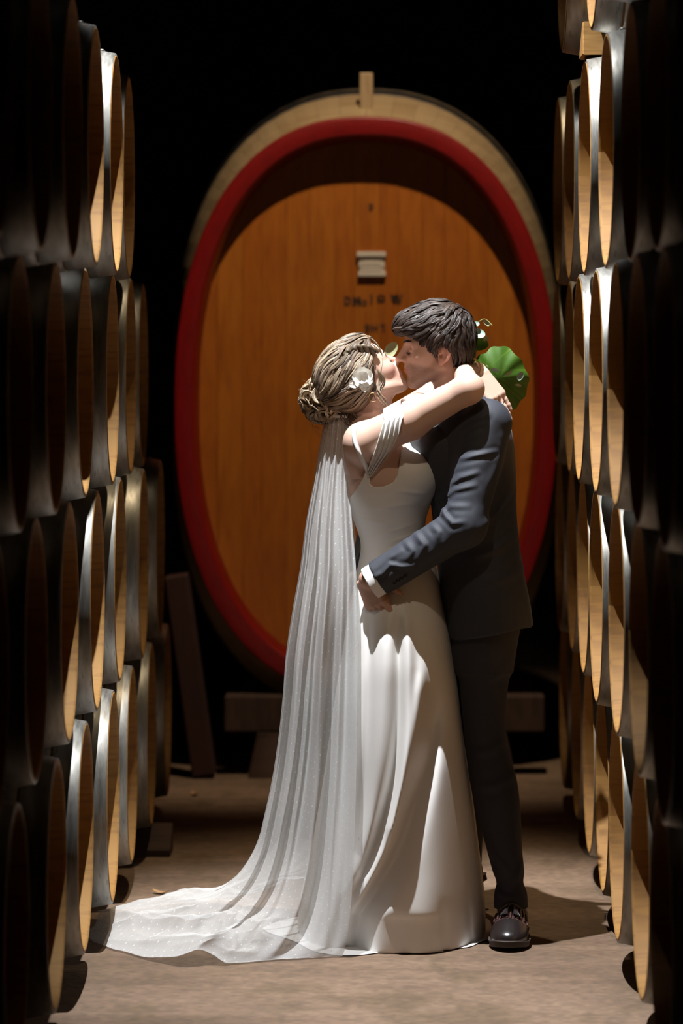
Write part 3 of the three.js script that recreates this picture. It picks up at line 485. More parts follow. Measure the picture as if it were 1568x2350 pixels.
const gJacketF = (() => {
  const cr = creases([
    [[[1130, 1030], [1090, 1037], [1048, 1047]], 0.0065, 0.006], [[[1090, 1076], [1052, 1087], [1022, 1112]], 0.007, 0.006], [[[1086, 1104], [1040, 1114], [1008, 1140]], 0.0065, 0.005],
    [[[1004, 1134], [1016, 1168], [1034, 1187], [1062, 1184]], 0.007, 0.007], [[[1114, 947], [1080, 960], [1056, 978]], 0.008, 0.006], [[[1106, 963], [1076, 980], [1056, 1002]], 0.007, 0.006], [[[1098, 985], [1070, 1002], [1050, 1022]], 0.007, 0.004],
    [[[1070, 1150], [1030, 1150], [996, 1176]], 0.007, 0.004], [[[990, 1192], [1004, 1208], [1002, 1228]], 0.008, 0.005], [[[952, 1210], [972, 1236], [962, 1262]], 0.008, 0.006], [[[930, 1230], [946, 1250], [934, 1270]], 0.007, 0.004],
    [[[952, 1284], [922, 1285], [896, 1280], [880, 1300], [856, 1310]], 0.006, 0.006], [[[920, 1250], [900, 1262], [880, 1282]], 0.007, 0.003],
    [[[1188, 1120], [1150, 1160], [1100, 1200]], 0.011, 0.005], [[[1188, 1220], [1140, 1250], [1080, 1270]], 0.011, 0.006], [[[1150, 1000], [1140, 1060], [1110, 1120]], 0.012, 0.004], [[[1200, 1300], [1150, 1320], [1090, 1316]], 0.012, 0.004]]);
  const r = (x, y, z) => { const d = gJacketBase(x, y, z); return Math.abs(d) < 0.03 && z > -8.74 ? d - cr(x, y) : d; };
  return (x, y, z) => { const d = r(x, y, z); return Math.abs(d) < 0.03 ? d + 0.002 * (noise3(x * 16, y * 9, z * 16, 3) - 0.5) + 0.0008 * (noise3(x * 60, y * 40, z * 60, 4) - 0.5) : d; };
})();
{ const j = part('jacket', surface(gJacketF, [-0.16, 0.82, -9.12], [0.42, 1.58, -8.42], 0.0052), M.suit, GROOM);
  for (const [px, py] of [[906, 1338], [914, 1332], [922, 1327], [931, 1321]]) { const p = onSurface(gJacketF, px, py, 0.001), g = new THREE.SphereGeometry(0.0055, 10, 6); g.scale(1, 1, 0.6); g.translate(p.x, p.y, p.z); part('sleeve_button', g, M.darkIron, j); }
  // rolled edge of the lapel
  const lp = [[1006, 975], [1004, 1000], [996, 1024], [986, 1056], [980, 1090], [985, 1128]].map(([a, b]) => onSurface(gTorso, a, b, 0.006)); part('lapel', strand(lp, 0.006, 0.004, 6, 24, null, 0.7), M.suit, j);
}
{ const vest = sections(rows([[940, 985, 1120, -0.02, 0.13], [975, 950, 1140, -0.01, 0.17], [1005, 941, 1150, 0, 0.18], [1040, 950, 1160, 0, 0.185], [1080, 966, 1165, 0, 0.185], [1120, 982, 1168, 0, 0.178], [1200, 1002, 1172, 0, 0.168], [1400, 1030, 1190, 0, 0.17]])); part('waistcoat', surface(vest, [0.0, 0.9, -9.0], [0.36, 1.54, -8.5], 0.007), M.vest, GROOM); }
// shirt: collar and cuffs
{ const collar = (x, y, z) => { const d = cone(at(1040, 868, -0.005), at(1062, 918, -0.005), 0.064, 0.071)(x, y, z), p = at(1042, 880, 0), n = V(0.27, -1, 0).normalize(); return smax(Math.abs(d) - 0.0025, -((x - p.x) * n.x + (y - p.y) * n.y) * 1, 0.003); };
  const cuff = (e, w, t0, t1, r) => { const d = w.clone().sub(e).normalize(), f = cone(e, w.clone().addScaledVector(d, 0.1), r, r * 0.96); return (x, y, z) => { const t = (x - w.x) * d.x + (y - w.y) * d.y + (z - w.z) * d.z; return Math.max(Math.abs(f(x, y, z)) - 0.004, t - t1, t0 - t); }; };
  const c1 = cuff(gE, gW, -0.05, 0.033, 0.044), c2 = cuff(gE2, gW2, -0.04, 0.02, 0.036), lo = bounds([gW], 0.1), lo2 = bounds([gW2], 0.08);
  part('shirt_collar', surface(collar, [0.02, 1.44, -8.9], [0.3, 1.62, -8.6], 0.005), M.shirt, GROOM); part('shirt_cuff', surface(c1, lo[0], lo[1], 0.003), M.shirt, GROOM); part('shirt_cuff', surface(c2, lo2[0], lo2[1], 0.005), M.shirt, GROOM);
}
// trousers
{ const hips = sections(rows([[1360, 1030, 1206, 0, 0.17], [1420, 1034, 1192, 0, 0.178], [1480, 1038, 1180, 0, 0.175], [1530, 1046, 1172, 0, 0.15]]));
  const near = sections(rows([[1440, 1045, 1186, 0.05, 0.095], [1500, 1046, 1176, 0.045, 0.095], [1600, 1058, 1163, 0.035, 0.088], [1680, 1066, 1161, 0.03, 0.078], [1740, 1072, 1172, 0.03, 0.073], [1790, 1078, 1186, 0.03, 0.073], [1850, 1092, 1194, 0.03, 0.07], [1950, 1118, 1199, 0.03, 0.066], [2000, 1131, 1203, 0.03, 0.064], [2025, 1140, 1201, 0.03, 0.063], [2048, 1135, 1209, 0.035, 0.066], [2084, 1133, 1212, 0.04, 0.072]]));
  const far = sections(rows([[1440, 1036, 1160, -0.08, 0.09], [1500, 1036, 1150, -0.1, 0.09], [1600, 1036, 1138, -0.14, 0.08], [1750, 1030, 1138, -0.24, 0.07], [1850, 1030, 1122, -0.31, 0.065], [1930, 1022, 1108, -0.37, 0.06], [1985, 1014, 1106, -0.41, 0.062]]));
  const base = (x, y, z) => smin(smin(near(x, y, z), far(x, y, z), 0.02), hips(x, y, z), 0.04);
  const cr = creases([[[[1160, 1690], [1120, 1712], [1080, 1720]], 0.012, 0.005], [[[1180, 1770], [1135, 1792], [1096, 1800]], 0.012, 0.005], [[[1112, 1915], [1130, 1950], [1170, 1995]], 0.009, 0.006], [[[1140, 2036], [1160, 2046], [1188, 2046]], 0.007, 0.005], [[[1202, 1960], [1184, 2000], [1160, 2022]], 0.009, 0.005], [[[1172, 1500], [1140, 1540], [1090, 1560]], 0.012, 0.005]]);
  const r = (x, y, z) => { const d = base(x, y, z); return Math.abs(d) < 0.03 && z > -8.7 ? d - cr(x, y) : d; };
  const f = (x, y, z) => { const d = r(x, y, z); return Math.abs(d) < 0.03 ? d + 0.003 * (noise3(x * 18, y * 8, z * 18, 5) - 0.5) : d; };
  part('trousers', surface(f, [0.09, 0.08, -9.26], [0.36, 1.02, -8.5], 0.0058), M.trouser, GROOM);
}
// shoes: own frame x heel to toe, y up
function shoe(F, parent) {
  const upper = join(0.03, ell(V(0.05, 0.045, 0), 0.055, 0.055, 0.037), ell(V(0.118, 0.055, 0), 0.066, 0.056, 0.039), ell(V(0.182, 0.042, 0.002), 0.064, 0.04, 0.0445), ell(V(0.233, 0.031, 0.003), 0.056, 0.029, 0.0455)), leg = cone(V(0.075, 0.08, 0), V(0.06, 0.16, 0), 0.042, 0.043);
  const flat = (x, y, z) => smax(upper(x, y, z), 0.016 - y, 0.006), collar = (x, y, z) => smax(flat(x, y, z), y - lerp(0.085, 0.098, clamp(x / 0.12)), 0.006);
  const foot = (x, y, z) => { const a = ell(V(0.2, 0.012, 0.003), 0.094, 0.1, 0.0525)(x, 0.012, z), b = ell(V(0.055, 0.012, 0), 0.062, 0.1, 0.0375)(x, 0.012, z), m = ell(V(0.125, 0.012, 0.002), 0.08, 0.1, 0.036)(x, 0.012, z); return smin(smin(a, b, 0.03), m, 0.03); };
  const sole = (x, y, z) => smax(foot(x, y, z), Math.abs(y - 0.011 - 0.01 * smooth(0.22, 0.3, x)) - 0.008, 0.003), welt = (x, y, z) => Math.max(foot(x, y, z) - 0.0035, Math.abs(y - 0.0185 - 0.01 * smooth(0.22, 0.3, x)) - 0.0022), heel = (x, y, z) => Math.max(foot(x, y, z), Math.abs(y - 0.008) - 0.008, x - 0.085);
  const toe = (x, y, z) => Math.max(flat(x, y, z) - 0.0016, 0.222 - x - 0.25 * Math.abs(z)), box_ = [[-0.02, -0.002, -0.07], [0.31, 0.115, 0.07]];
  const bake = (f, c = 0.0032) => { const g = surface(f, box_[0], box_[1], c), p = g.attributes.position, n = g.attributes.normal, o = F.world(0, 0, 0); for (let i = 0; i < p.count; i++) { const w = F.world(p.getX(i), p.getY(i), p.getZ(i)), q = F.world(n.getX(i), n.getY(i), n.getZ(i)).sub(o).normalize(); p.setXYZ(i, w.x, w.y, w.z); n.setXYZ(i, q.x, q.y, q.z); } if (F.z.clone().dot(F.x.clone().cross(F.y)) < 0) { const ix = g.index.array; for (let i = 0; i < ix.length; i += 3) { const t = ix[i]; ix[i] = ix[i + 1]; ix[i + 1] = t; } } return g; };
  const up = part('shoe', bake(collar), M.leather, parent); part('sole', merge([bake(sole), bake(heel)]), M.sole, up); part('welt', bake(welt), M.sole, up); part('toe_cap', bake(toe), M.leatherDark, up);
  const top = (x, z, l = 0.002) => { let y = 0.12; for (let i = 0; i < 80 && flat(x, y, z) > l; i++) y -= 0.001; return F.world(x, y, z); };
  const fr = []; for (let i = -5; i <= 5; i++) { const z = i * 0.0085, e = Math.abs(i) * 0.004; fr.push(strand([top(0.176 - e, z * 0.86, 0.002), top(0.2 - e, z * 0.95, 0.004), top(0.222 - e, z * 1.02, 0.002)], 0.0044, 0.0034, 6, 6, null, 0.35)); } part('kiltie_fringe', merge(fr), M.leather, up);
  part('bow', merge([strand([top(0.158, -0.034, 0.002), top(0.168, -0.014, 0.006), top(0.17, 0.0, 0.008), top(0.168, 0.014, 0.006), top(0.158, 0.034, 0.002)], 0.004, 0.004, 6, 14), strand([top(0.138, -0.038, 0.002), top(0.15, 0, 0.004), top(0.138, 0.038, 0.002)], 0.003, 0.003, 6, 14)]), M.leather, up);
  for (const s of [-1, 1]) part('tassel', merge([0, 1, 2, 3].map((k) => strand([top(0.172, s * 0.003, 0.009), top(0.19, s * (0.009 + k * 0.001), 0.011), top(0.214, s * (0.01 + k * 0.005), 0.008)], 0.003, 0.0035, 6, 8))), M.leatherDark, up);
  return collar;
}
shoe(frame(V(0.312, 0.0, -8.82), V(-0.085, 0, 1), V(0, 1, 0), 1.07), GROOM);
shoe(frame(V(0.238, 0.085, -9.175), V(-0.86, -0.3, 0.12), V(-0.3, 0.95, 0)), GROOM);
// body: one skin under the clothes
const gHandF = (() => { const X = V(0.42, -0.9, 0.05).normalize(), n = V(-0.62, -0.1, 0.78), y = V(), z = V(); z.copy(n).addScaledVector(X, -n.dot(X)).normalize(); y.copy(X).cross(z).normalize().multiplyScalar(-1); const F = { o: at(836, 1322, 0.185), x: X, y, z, s: 0.96 }; const h = handField([0.42, 0.46, 0.5, 0.56], [0.02, 0.01, -0.01, -0.03], 0.0102, [0.7, 0.45, -0.5]); return (x, yy, zz) => { const a = x - F.o.x, b = yy - F.o.y, c = zz - F.o.z; return h((a * X.x + b * X.y + c * X.z) / F.s, (a * y.x + b * y.y + c * y.z) / F.s, (a * z.x + b * z.y + c * z.z) / F.s) * F.s; }; })();
const gHand2F = (() => { const X = V(0.1, -0.8, 0.55).normalize(), Z = V(-1, 0.1, -0.1), z = Z.addScaledVector(X, -Z.dot(X)).normalize(), y = X.clone().cross(z), o = gW2.clone().add(V(-0.01, -0.005, 0.005)), h = handField([0.25, 0.25, 0.25, 0.25], [0.08, 0.02, -0.03, -0.08], 0.0095, [0.6, 0.7, -0.2]); return (a, b, c) => { const p = a - o.x, q = b - o.y, r = c - o.z; return h(p * X.x + q * X.y + r * X.z, p * y.x + q * y.y + r * y.z, p * z.x + q * z.y + r * z.z); }; })();
const gBodyF = (() => {
  const limbs = join(0.03, cone(gS, gE, 0.05, 0.042), cone(gE, at(845, 1328, 0.2), 0.042, 0.026)), limbs2 = join(0.03, cone(gS2, gE2, 0.05, 0.04), cone(gE2, gW2, 0.04, 0.027));
  const legs = join(0.03, cone(at(1112, 1470, 0.05), at(1128, 1760, 0.03), 0.055, 0.04), cone(at(1128, 1760, 0.03), at(1172, 2080, 0.035), 0.04, 0.03)), legs2 = join(0.03, cone(at(1094, 1470, -0.09), at(1084, 1750, -0.24), 0.05, 0.034), cone(at(1084, 1750, -0.24), at(1060, 1985, -0.41), 0.034, 0.028)), trunkLow = at(0, 1395).y, trunk = (x, y, z) => smax(gTorso(x, y, z) + 0.024, trunkLow - y, 0.02);
  return (x, y, z) => { let d = smin(trunk(x, y, z), gNeck(x, y, z), 0.03); if (y > 1.4) d = smin(d, gHeadF(x, y, z), 0.02); d = smin(d, limbs(x, y, z), 0.02); d = smin(d, limbs2(x, y, z), 0.02); if (y < 1.1) d = smin(smin(d, legs(x, y, z), 0.03), legs2(x, y, z), 0.03); if (y < 1.2) { d = smin(d, gHandF(x, y, z), 0.012); d = smin(d, gHand2F(x, y, z), 0.012); } return d; };
})();
const gSkin = (x, y, z) => {
  let c = [0.56, 0.335, 0.245]; const [a, b, s] = gHead.local(x, y, z), q = Math.abs(s);
  if (Math.hypot(a, b, s) < 0.17) {
    const beard = smooth(-0.028, -0.045, b + 0.25 * (0.07 - a) - 0.02 * 0) * smooth(-0.02, 0.02, a) * smooth(0.16, 0.1, -b + 0.02), grain = 0.75 + 0.5 * noise3(x * 420, y * 420, z * 420, 8);
    c = mix3(c, [0.2, 0.115, 0.085], clamp(beard * 0.62 * grain)); c = mix3(c, [0.58, 0.27, 0.2], 0.5 * smooth(0.03, 0.0, Math.hypot(a - 0.11, b + 0.02, s)));
    const lip = Math.hypot((a - 0.098) * 1, (b + 0.055) * 1.6, q * 0.55); c = mix3(c, [0.5, 0.2, 0.17], smooth(0.015, 0.009, lip)); if (Math.hypot(a + 0.012, b, q - 0.08) < 0.04) c = mix3(c, [0.6, 0.28, 0.21], 0.5); 
  } return c;
};
{ const o = gHead.o, hb = bounds([at(829, 1324, 0.19), at(846, 1430, 0.19)], 0.07), hb2 = bounds([gW2], 0.17), hd = [[o.x - 0.15, o.y - 0.135, o.z - 0.12], [o.x + 0.13, o.y + 0.15, o.z + 0.12]];
  part('body', merge([surface(gBodyF, hd[0], hd[1], 0.0029, gSkin), surface(gBodyF, hb[0], hb[1], 0.003, gSkin), surface(gBodyF, hb2[0], hb2[1], 0.005, gSkin, inBoxes([hb], 0.004)), surface(gBodyF, [-0.2, 0.02, -9.3], [0.38, o.y - 0.1, -8.4], 0.011, gSkin, inBoxes([hb, hb2, hd], 0.012))]), M.skin, GROOM); }
faceHair(gHead, gBodyF, -1, [0.035, 0.022, 0.018], GROOM, 0.0011);
// hair
{ const F = gHead, mass = join(0.03, ell(V(-0.008, 0.058, 0), 0.1, 0.094, 0.084), ell(V(0.052, 0.088, 0.0), 0.062, 0.042, 0.062), ell(V(-0.04, 0.005, 0), 0.063, 0.085, 0.072), ell(V(0.096, 0.08, 0), 0.032, 0.024, 0.044));
  const cut = (x, y, z) => { const q = Math.abs(z); const line = x > 0.025 ? lerp(0.012, 0.056, smooth(0.025, 0.085, x)) : x > 0.0 ? lerp(-0.03, 0.012, smooth(0, 0.025, x)) : x > -0.03 ? lerp(-0.0, -0.03, smooth(-0.03, 0, x)) : lerp(-0.105, -0.0, smooth(-0.055, -0.03, x)); return (line - y) * 0.7; };
  const ear = ell(V(-0.01, -0.002, 0), 0.026, 0.036, 0.12), f = inFrame(F, (x, y, z) => smax(smax(mass(x, y, z), cut(x, y, z), 0.012), -ear(x, y, z), 0.01) + 0.006 * (noise3(x * 45, y * 45, z * 45, 6) - 0.5));
  const fm = inFrame(F, mass), o = F.o, R = rng(4242), seeds = [];
  while (seeds.length < 820) { const th = R() * 6.283, ph = Math.acos(lerp(-0.45, 1, R())), l = V(-0.012 + 0.11 * Math.sin(ph) * Math.cos(th), 0.062 + 0.1 * Math.cos(ph), 0.088 * Math.sin(ph) * Math.sin(th)); if (cut(l.x, l.y, l.z) < -0.006 && ear(l.x, l.y, l.z) > 0.004 && F.world(l.x, l.y, l.z).z > o.z - 0.06) seeds.push(F.world(l.x, l.y, l.z)); }
  const flow = (p, t) => { const [a, b, c] = F.local(p.x, p.y, p.z); let dx = a + 0.045, dy = b - 0.14, dz = c; const fwd = smooth(0.0, 0.08, b); dx += 0.09 * fwd; if (a < -0.02) { dy -= 0.1; dx -= 0.02; } const q = 26; dx += 0.16 * (noise3(a * q, b * q, c * q, 21) - 0.5); dy += 0.16 * (noise3(a * q, b * q, c * q, 22) - 0.5); dz += 0.16 * (noise3(a * q, b * q, c * q, 23) - 0.5); const o0 = F.world(0, 0, 0); return F.world(dx, dy, dz).sub(o0); };
  const cols = [[0.05, 0.031, 0.024], [0.066, 0.043, 0.034], [0.038, 0.024, 0.019], [0.09, 0.062, 0.05]];
  const ls = locks(fm, seeds, flow, { steps: 9, len: 0.062, wave: 0.2, freq: 0.8, lift: 0.007, r: 0.0056, flat: 0.36, keep: (p) => { const [a, b, c] = F.local(p.x, p.y, p.z); return cut(a, b, c) < 0.006 && ear(a, b, c) > 0; } }, R, cols);
  part('hair', merge([surface(f, [o.x - 0.16, o.y - 0.14, o.z - 0.13], [o.x + 0.16, o.y + 0.2, o.z + 0.13], 0.0038, () => [0.03, 0.02, 0.016]), ...ls]), M.hair, GROOM); }
// ---------------------------------------------------------------- the bride
const BRIDE = thing('person', 'woman in a white satin wedding gown leaning back into the kiss, arms round his neck', 'person');
const bHead = frame(at(842, 876, 0.01), V(0.71, 0.64, -0.36), V(-0.66, 0.72, 0.05), 0.93);
const bHeadF = (() => { const h = headField(0, false); return inFrame(bHead, (x, y, z) => h(x, y < 0 ? y * 1.2 : y, z)); })();
const bNeck = cone(at(862, 905, -0.01), at(838, 985, -0.005), 0.05, 0.06);
const bTorso = sections(rows([[952, 812, 872, -0.01, 0.06], [975, 800, 895, 0, 0.11], [1000, 793, 925, 0, 0.145], [1040, 790, 952, 0, 0.15], [1075, 790, 978, 0, 0.148], [1110, 793, 990, 0, 0.145], [1145, 800, 988, 0, 0.138], [1190, 815, 974, 0, 0.126], [1245, 832, 968, 0, 0.122], [1290, 828, 982, 0, 0.14], [1340, 815, 1000, 0, 0.16], [1400, 800, 1018, 0, 0.172], [1480, 800, 1028, 0, 0.175]]));
const bS = at(836, 1016, 0.135), bE = at(1076, 892, 0.235), bW = at(1064, 850, 0.0);
const bS2 = at(880, 985, -0.14), bE2 = at(1010, 900, -0.27), bW2 = at(1096, 852, -0.03);
const bArm = join(0.025, cone(bS, at(940, 966, 0.175), 0.053, 0.05), cone(at(940, 966, 0.175), bE, 0.05, 0.039), cone(bE, bW, 0.038, 0.026));
const bElbow = ell(at(1082, 902, 0.238), 0.018, 0.016, 0.02);
const bArm2 = join(0.025, cone(bS2, bE2, 0.05, 0.04), cone(bE2, bW2, 0.038, 0.026));
const bHandF = (() => { const X = V(0.56, -0.82, 0.12).normalize(), z = V(0.62, 0.38, 0.69), o = at(1097, 853, -0.005); z.addScaledVector(X, -z.dot(X)).normalize(); const y = X.clone().cross(z).multiplyScalar(1); if (y.x > 0) y.negate(); const h = handField([0.22, 0.2, 0.12, 0.1], [0.05, 0.015, -0.02, -0.05], 0.0078, [0.75, 0.6, -0.45], 1.02); return (a, b, c) => { const p = a - o.x, q = b - o.y, r = c - o.z; return h(p * X.x + q * X.y + r * X.z, p * y.x + q * y.y + r * y.z, p * z.x + q * z.y + r * z.z) * 1; }; })();
const bHand2F = (() => { const X = V(0.25, -0.05, -0.97).normalize(), z = V(0.1, 0.95, 0.2), o = bW.clone(); z.addScaledVector(X, -z.dot(X)).normalize(); const y = X.clone().cross(z), h = handField([0.9, 0.9, 0.95, 1.0], [0.05, 0.015, -0.02, -0.05], 0.0078, [0.8, 0.3, -0.7], 1); return (a, b, c) => { const p = a - o.x, q = b - o.y, r = c - o.z; return h(p * X.x + q * X.y + r * X.z, p * y.x + q * y.y + r * y.z, p * z.x + q * z.y + r * z.z); }; })();
const bBodyF = (() => {
  const bust = ell(at(958, 1092, 0.075), 0.062, 0.062, 0.06), shoulder = ell(at(836, 1012, 0.12), 0.056, 0.052, 0.06), blade = ell(at(815, 1050, 0.08), 0.03, 0.06, 0.05), clav = cone(at(885, 968, 0.03), at(850, 985, 0.12), 0.012, 0.012), leg = cone(at(900, 1400, 0.07), at(900, 2120, 0.05), 0.08, 0.045), leg2 = cone(at(910, 1400, -0.08), at(915, 2120, -0.08), 0.08, 0.045);
  return (x, y, z) => { let d = smin(bTorso(x, y, z), bNeck(x, y, z), 0.035); if (y > 1.3) { d = smin(d, bust(x, y, z), 0.04); d = smin(d, shoulder(x, y, z), 0.03); d = smin(d, blade(x, y, z), 0.03); d = smin(d, clav(x, y, z), 0.02); d = smin(d, bHeadF(x, y, z), 0.018); d = smin(d, bArm(x, y, z), 0.022); d = smin(d, bElbow(x, y, z), 0.022); d = smin(d, bArm2(x, y, z), 0.025); d = smin(d, bHandF(x, y, z), 0.014); d = smin(d, bHand2F(x, y, z), 0.014); } else if (y < 1.05) d = smin(smin(d, leg(x, y, z), 0.03), leg2(x, y, z), 0.03); return d; };
})();
const bSkin = (x, y, z) => {
  let c = [0.66, 0.43, 0.335]; const [a, b, s] = bHead.local(x, y, z), q = Math.abs(s);
  if (Math.hypot(a, b, s) < 0.17) { c = mix3(c, [0.68, 0.34, 0.27], 0.6 * smooth(0.045, 0.01, Math.hypot(a - 0.065, b + 0.02, q - 0.045))); const lip = Math.hypot(a - 0.098, (b + 0.055) * 1.6, q * 0.55); c = mix3(c, [0.55, 0.16, 0.15], smooth(0.016, 0.009, lip)); c = mix3(c, [0.52, 0.3, 0.25], 0.5 * smooth(0.016, 0.008, Math.hypot(b - 0.012, (q - 0.031) * 0.8)) * (a > 0.06 ? 1 : 0)); }
  return c;
};
{ const o = bHead.o, hb = bounds([at(1090, 850, 0.02), at(1178, 972, 0.1)], 0.05);
  const hd = [[o.x - 0.13, o.y - 0.115, o.z - 0.11], [o.x + 0.16, o.y + 0.14, o.z + 0.11]], hand = [[hb[0][0], hb[0][1], hb[0][2] - 0.02], hb[1]];
  part('body', merge([surface(bBodyF, hd[0], hd[1], 0.0029, bSkin), surface(bBodyF, hand[0], hand[1], 0.0028, bSkin, inBoxes([hd], 0.003)), surface(bBodyF, [-0.22, at(0, 1240).y, -9.12], [0.26, 1.7, -8.42], 0.0052, bSkin, inBoxes([hd, hand], 0.0055)), surface(bBodyF, [-0.22, 0.02, -9.0], [0.2, at(0, 1235).y, -8.5], 0.016, bSkin)]), M.skin, BRIDE); }
faceHair(bHead, bBodyF, 1, [0.09, 0.055, 0.038], BRIDE, 0.0009);
// gown: fitted bodice and long skirt
const bodiceCut = polygon(pix([[842, 1070], [834, 1094], [821, 1117], [801, 1144], [770, 1150], [770, 1420], [1060, 1420], [1060, 1000], [940, 985], [931, 1018], [919, 1034], [917, 1056], [912, 1086], [902, 1102], [881, 1111], [859, 1112], [851, 1105], [850, 1088]]));
const bodiceF = (() => {
  const base = (x, y, z) => smin(bTorso(x, y, z), ell(at(958, 1092, 0.075), 0.062, 0.062, 0.06)(x, y, z), 0.04), b2 = ell(at(958, 1092, -0.075), 0.062, 0.062, 0.06), bst = ell(at(958, 1092, 0.075), 0.062, 0.062, 0.06), sh = ell(at(836, 1012, 0.12), 0.056, 0.052, 0.06), bl = ell(at(815, 1050, 0.08), 0.03, 0.06, 0.05);
  const wr = (x, y, z) => { let s = 0; for (const [px, py, qx, qy, w] of [[820, 1165, 960, 1150, 0.006], [815, 1185, 930, 1200, 0.005], [850, 1228, 960, 1195, 0.006], [870, 1245, 975, 1215, 0.005], [905, 1120, 985, 1130, 0.005]]) { const A = at(px, py), B = at(qx, qy), ex = B.x - A.x, ey = B.y - A.y, t = clamp(((x - A.x) * ex + (y - A.y) * ey) / (ex * ex + ey * ey)); const d = Math.hypot(x - A.x - ex * t, y - A.y - ey * t); s += 0.0022 * Math.exp(-((d / w) ** 2)) * Math.sin(Math.PI * clamp(t, 0.02, 0.98)); } return s; };
  return (x, y, z) => { let d = smin(bTorso(x, y, z), bst(x, y, z), 0.04); d = smin(d, b2(x, y, z), 0.04); d = smin(d, sh(x, y, z), 0.03); d = smin(d, bl(x, y, z), 0.03); d -= 0.0055 + (Math.abs(d) < 0.03 && z > -8.75 ? wr(x, y, z) : 0); return smax(d, bodiceCut(x, y), 0.003); };
})();
const skirtRows = rows([[1225, 838, 966, 0, 0.11], [1258, 832, 982, 0, 0.136], [1300, 822, 1001, 0, 0.16], [1380, 806, 1019, 0, 0.208], [1430, 796, 1031, 0, 0.238], [1500, 786, 1040, 0, 0.262], [1560, 775, 1049, -0.005, 0.275], [1700, 755, 1065, -0.02, 0.3], [1840, 735, 1086, -0.045, 0.32], [1950, 715, 1100, -0.06, 0.333], [2050, 695, 1113, -0.07, 0.342], [2120, 672, 1121, -0.08, 0.348], [2152, 655, 1126, -0.085, 0.35]]);
const FOLDS = [   // [path of pixels, depth, half width in pixels low / high]
  [[[913, 1440], [914, 1560], [912, 1680], [896, 1825], [852, 1973], [806, 2075], [780, 2150]], -0.034, 9, 17],
  [[[886, 1440], [880, 1600], [868, 1780], [838, 1930], [800, 2050]], 0.016, 15, 24],
  [[[936, 1430], [940, 1540], [935, 1660], [922, 1780], [898, 1900]], 0.018, 11, 13],
  [[[970, 1540], [945, 1700], [917, 1830], [882, 1950], [822, 2070], [795, 2120]], 0.03, 14, 20],
  [[[1000, 1620], [985, 1740], [960, 1830], [915, 1960], [862, 2054], [810, 2130]], -0.07, 18, 32],
  [[[1003, 1720], [1010, 1850], [1006, 1980], [985, 2100]], 0.022, 26, 66],
  [[[850, 1420], [846, 1600], [838, 1800], [826, 1960]], -0.016, 9, 15],
  [[[1050, 1500], [1066, 1700], [1082, 1880], [1096, 2050]], -0.008, 10, 16],
  [[[888, 2140], [890, 2190]], -0.06, 62, 62], [[[1020, 2110], [1034, 2190]], -0.02, 10, 18], [[[1076, 2080], [1090, 2170]], -0.02, 7, 12]];
const foldAt = (px, py) => { let s = 0; for (const [path, dep, w0, w1] of FOLDS) { const y0 = path[0][1], y1 = path[path.length - 1][1]; if (py < y0 - 60 || py > y1 + 60) continue; const k = keyed(path.map(([a, b]) => [b, a]), py)[0], u = clamp((py - y0) / (y1 - y0)), w = lerp(w0, w1, u); const fade = smooth(y0 - 60, y0 + 50, py) * (1 - smooth(y1 - 10, y1 + 60, py)); s += dep * lerp(0.6, 1.25, u) * fade * Math.exp(-(((px - k) / w) ** 2)); } return s; };
{ const y0 = skirtRows[0][0], y1 = skirtRows[skirtRows.length - 1][0], R = rng(55), ph = [R() * 6, R() * 6, R() * 6];
  const skirt = sheet(300, 200, (u, v) => {
    const th = u * Math.PI * 2, vv = v, hem = smooth(0.9, 1, vv), y = lerp(y1, y0, Math.min(1, vv * 1.0)), [cx, cz, rx, rz] = keyed(skirtRows, y), s = Math.sin(th), c = Math.cos(th);
    let k = 1 + 0.018 * smooth(0.15, 1, vv) * (Math.sin(th * 9 + ph[0] + vv * 2) + 0.7 * Math.sin(th * 14 + ph[1] - vv * 3)) * (s > 0 ? 0.25 : 1);
    let x = cx + c * rx * k, z = cz + s * rz * k; const px = VX + x * FOCAL / -z, py = VY - (y - EYE) * FOCAL / -z;
    if (s > -0.15) z += foldAt(px, py) * smooth(-0.15, 0.35, s);
    // hem pools on the floor
    const flo = smooth(0.93, 1, vv), out = 0.06 * flo * (0.55 + 0.45 * Math.sin(th * 5 + ph[2])) * (c < 0.5 ? 1 : 0.35); x += c * out; z += s * out;
    const wav = 0.012 * hem * (1 + Math.sin(th * 11 + 1.2)) * (s > -0.3 ? 1 : 0.5);
    return V(x, Math.max(0.003, y * (1 - 0.0 * flo) - (y1 - 0.0) * smooth(0.9, 1, vv) + wav * 0.6), z);
  }, true, 1.6, 1.2);
  // the skirt's top is tucked inside the bodice
  part('gown', merge([surface(bodiceF, [-0.2, at(0, 1330).y, -9.0], [0.14, 1.46, -8.5], 0.0042), skirt].map((g) => { const q = g.toNonIndexed(); return q; })), M.satin, BRIDE);
}
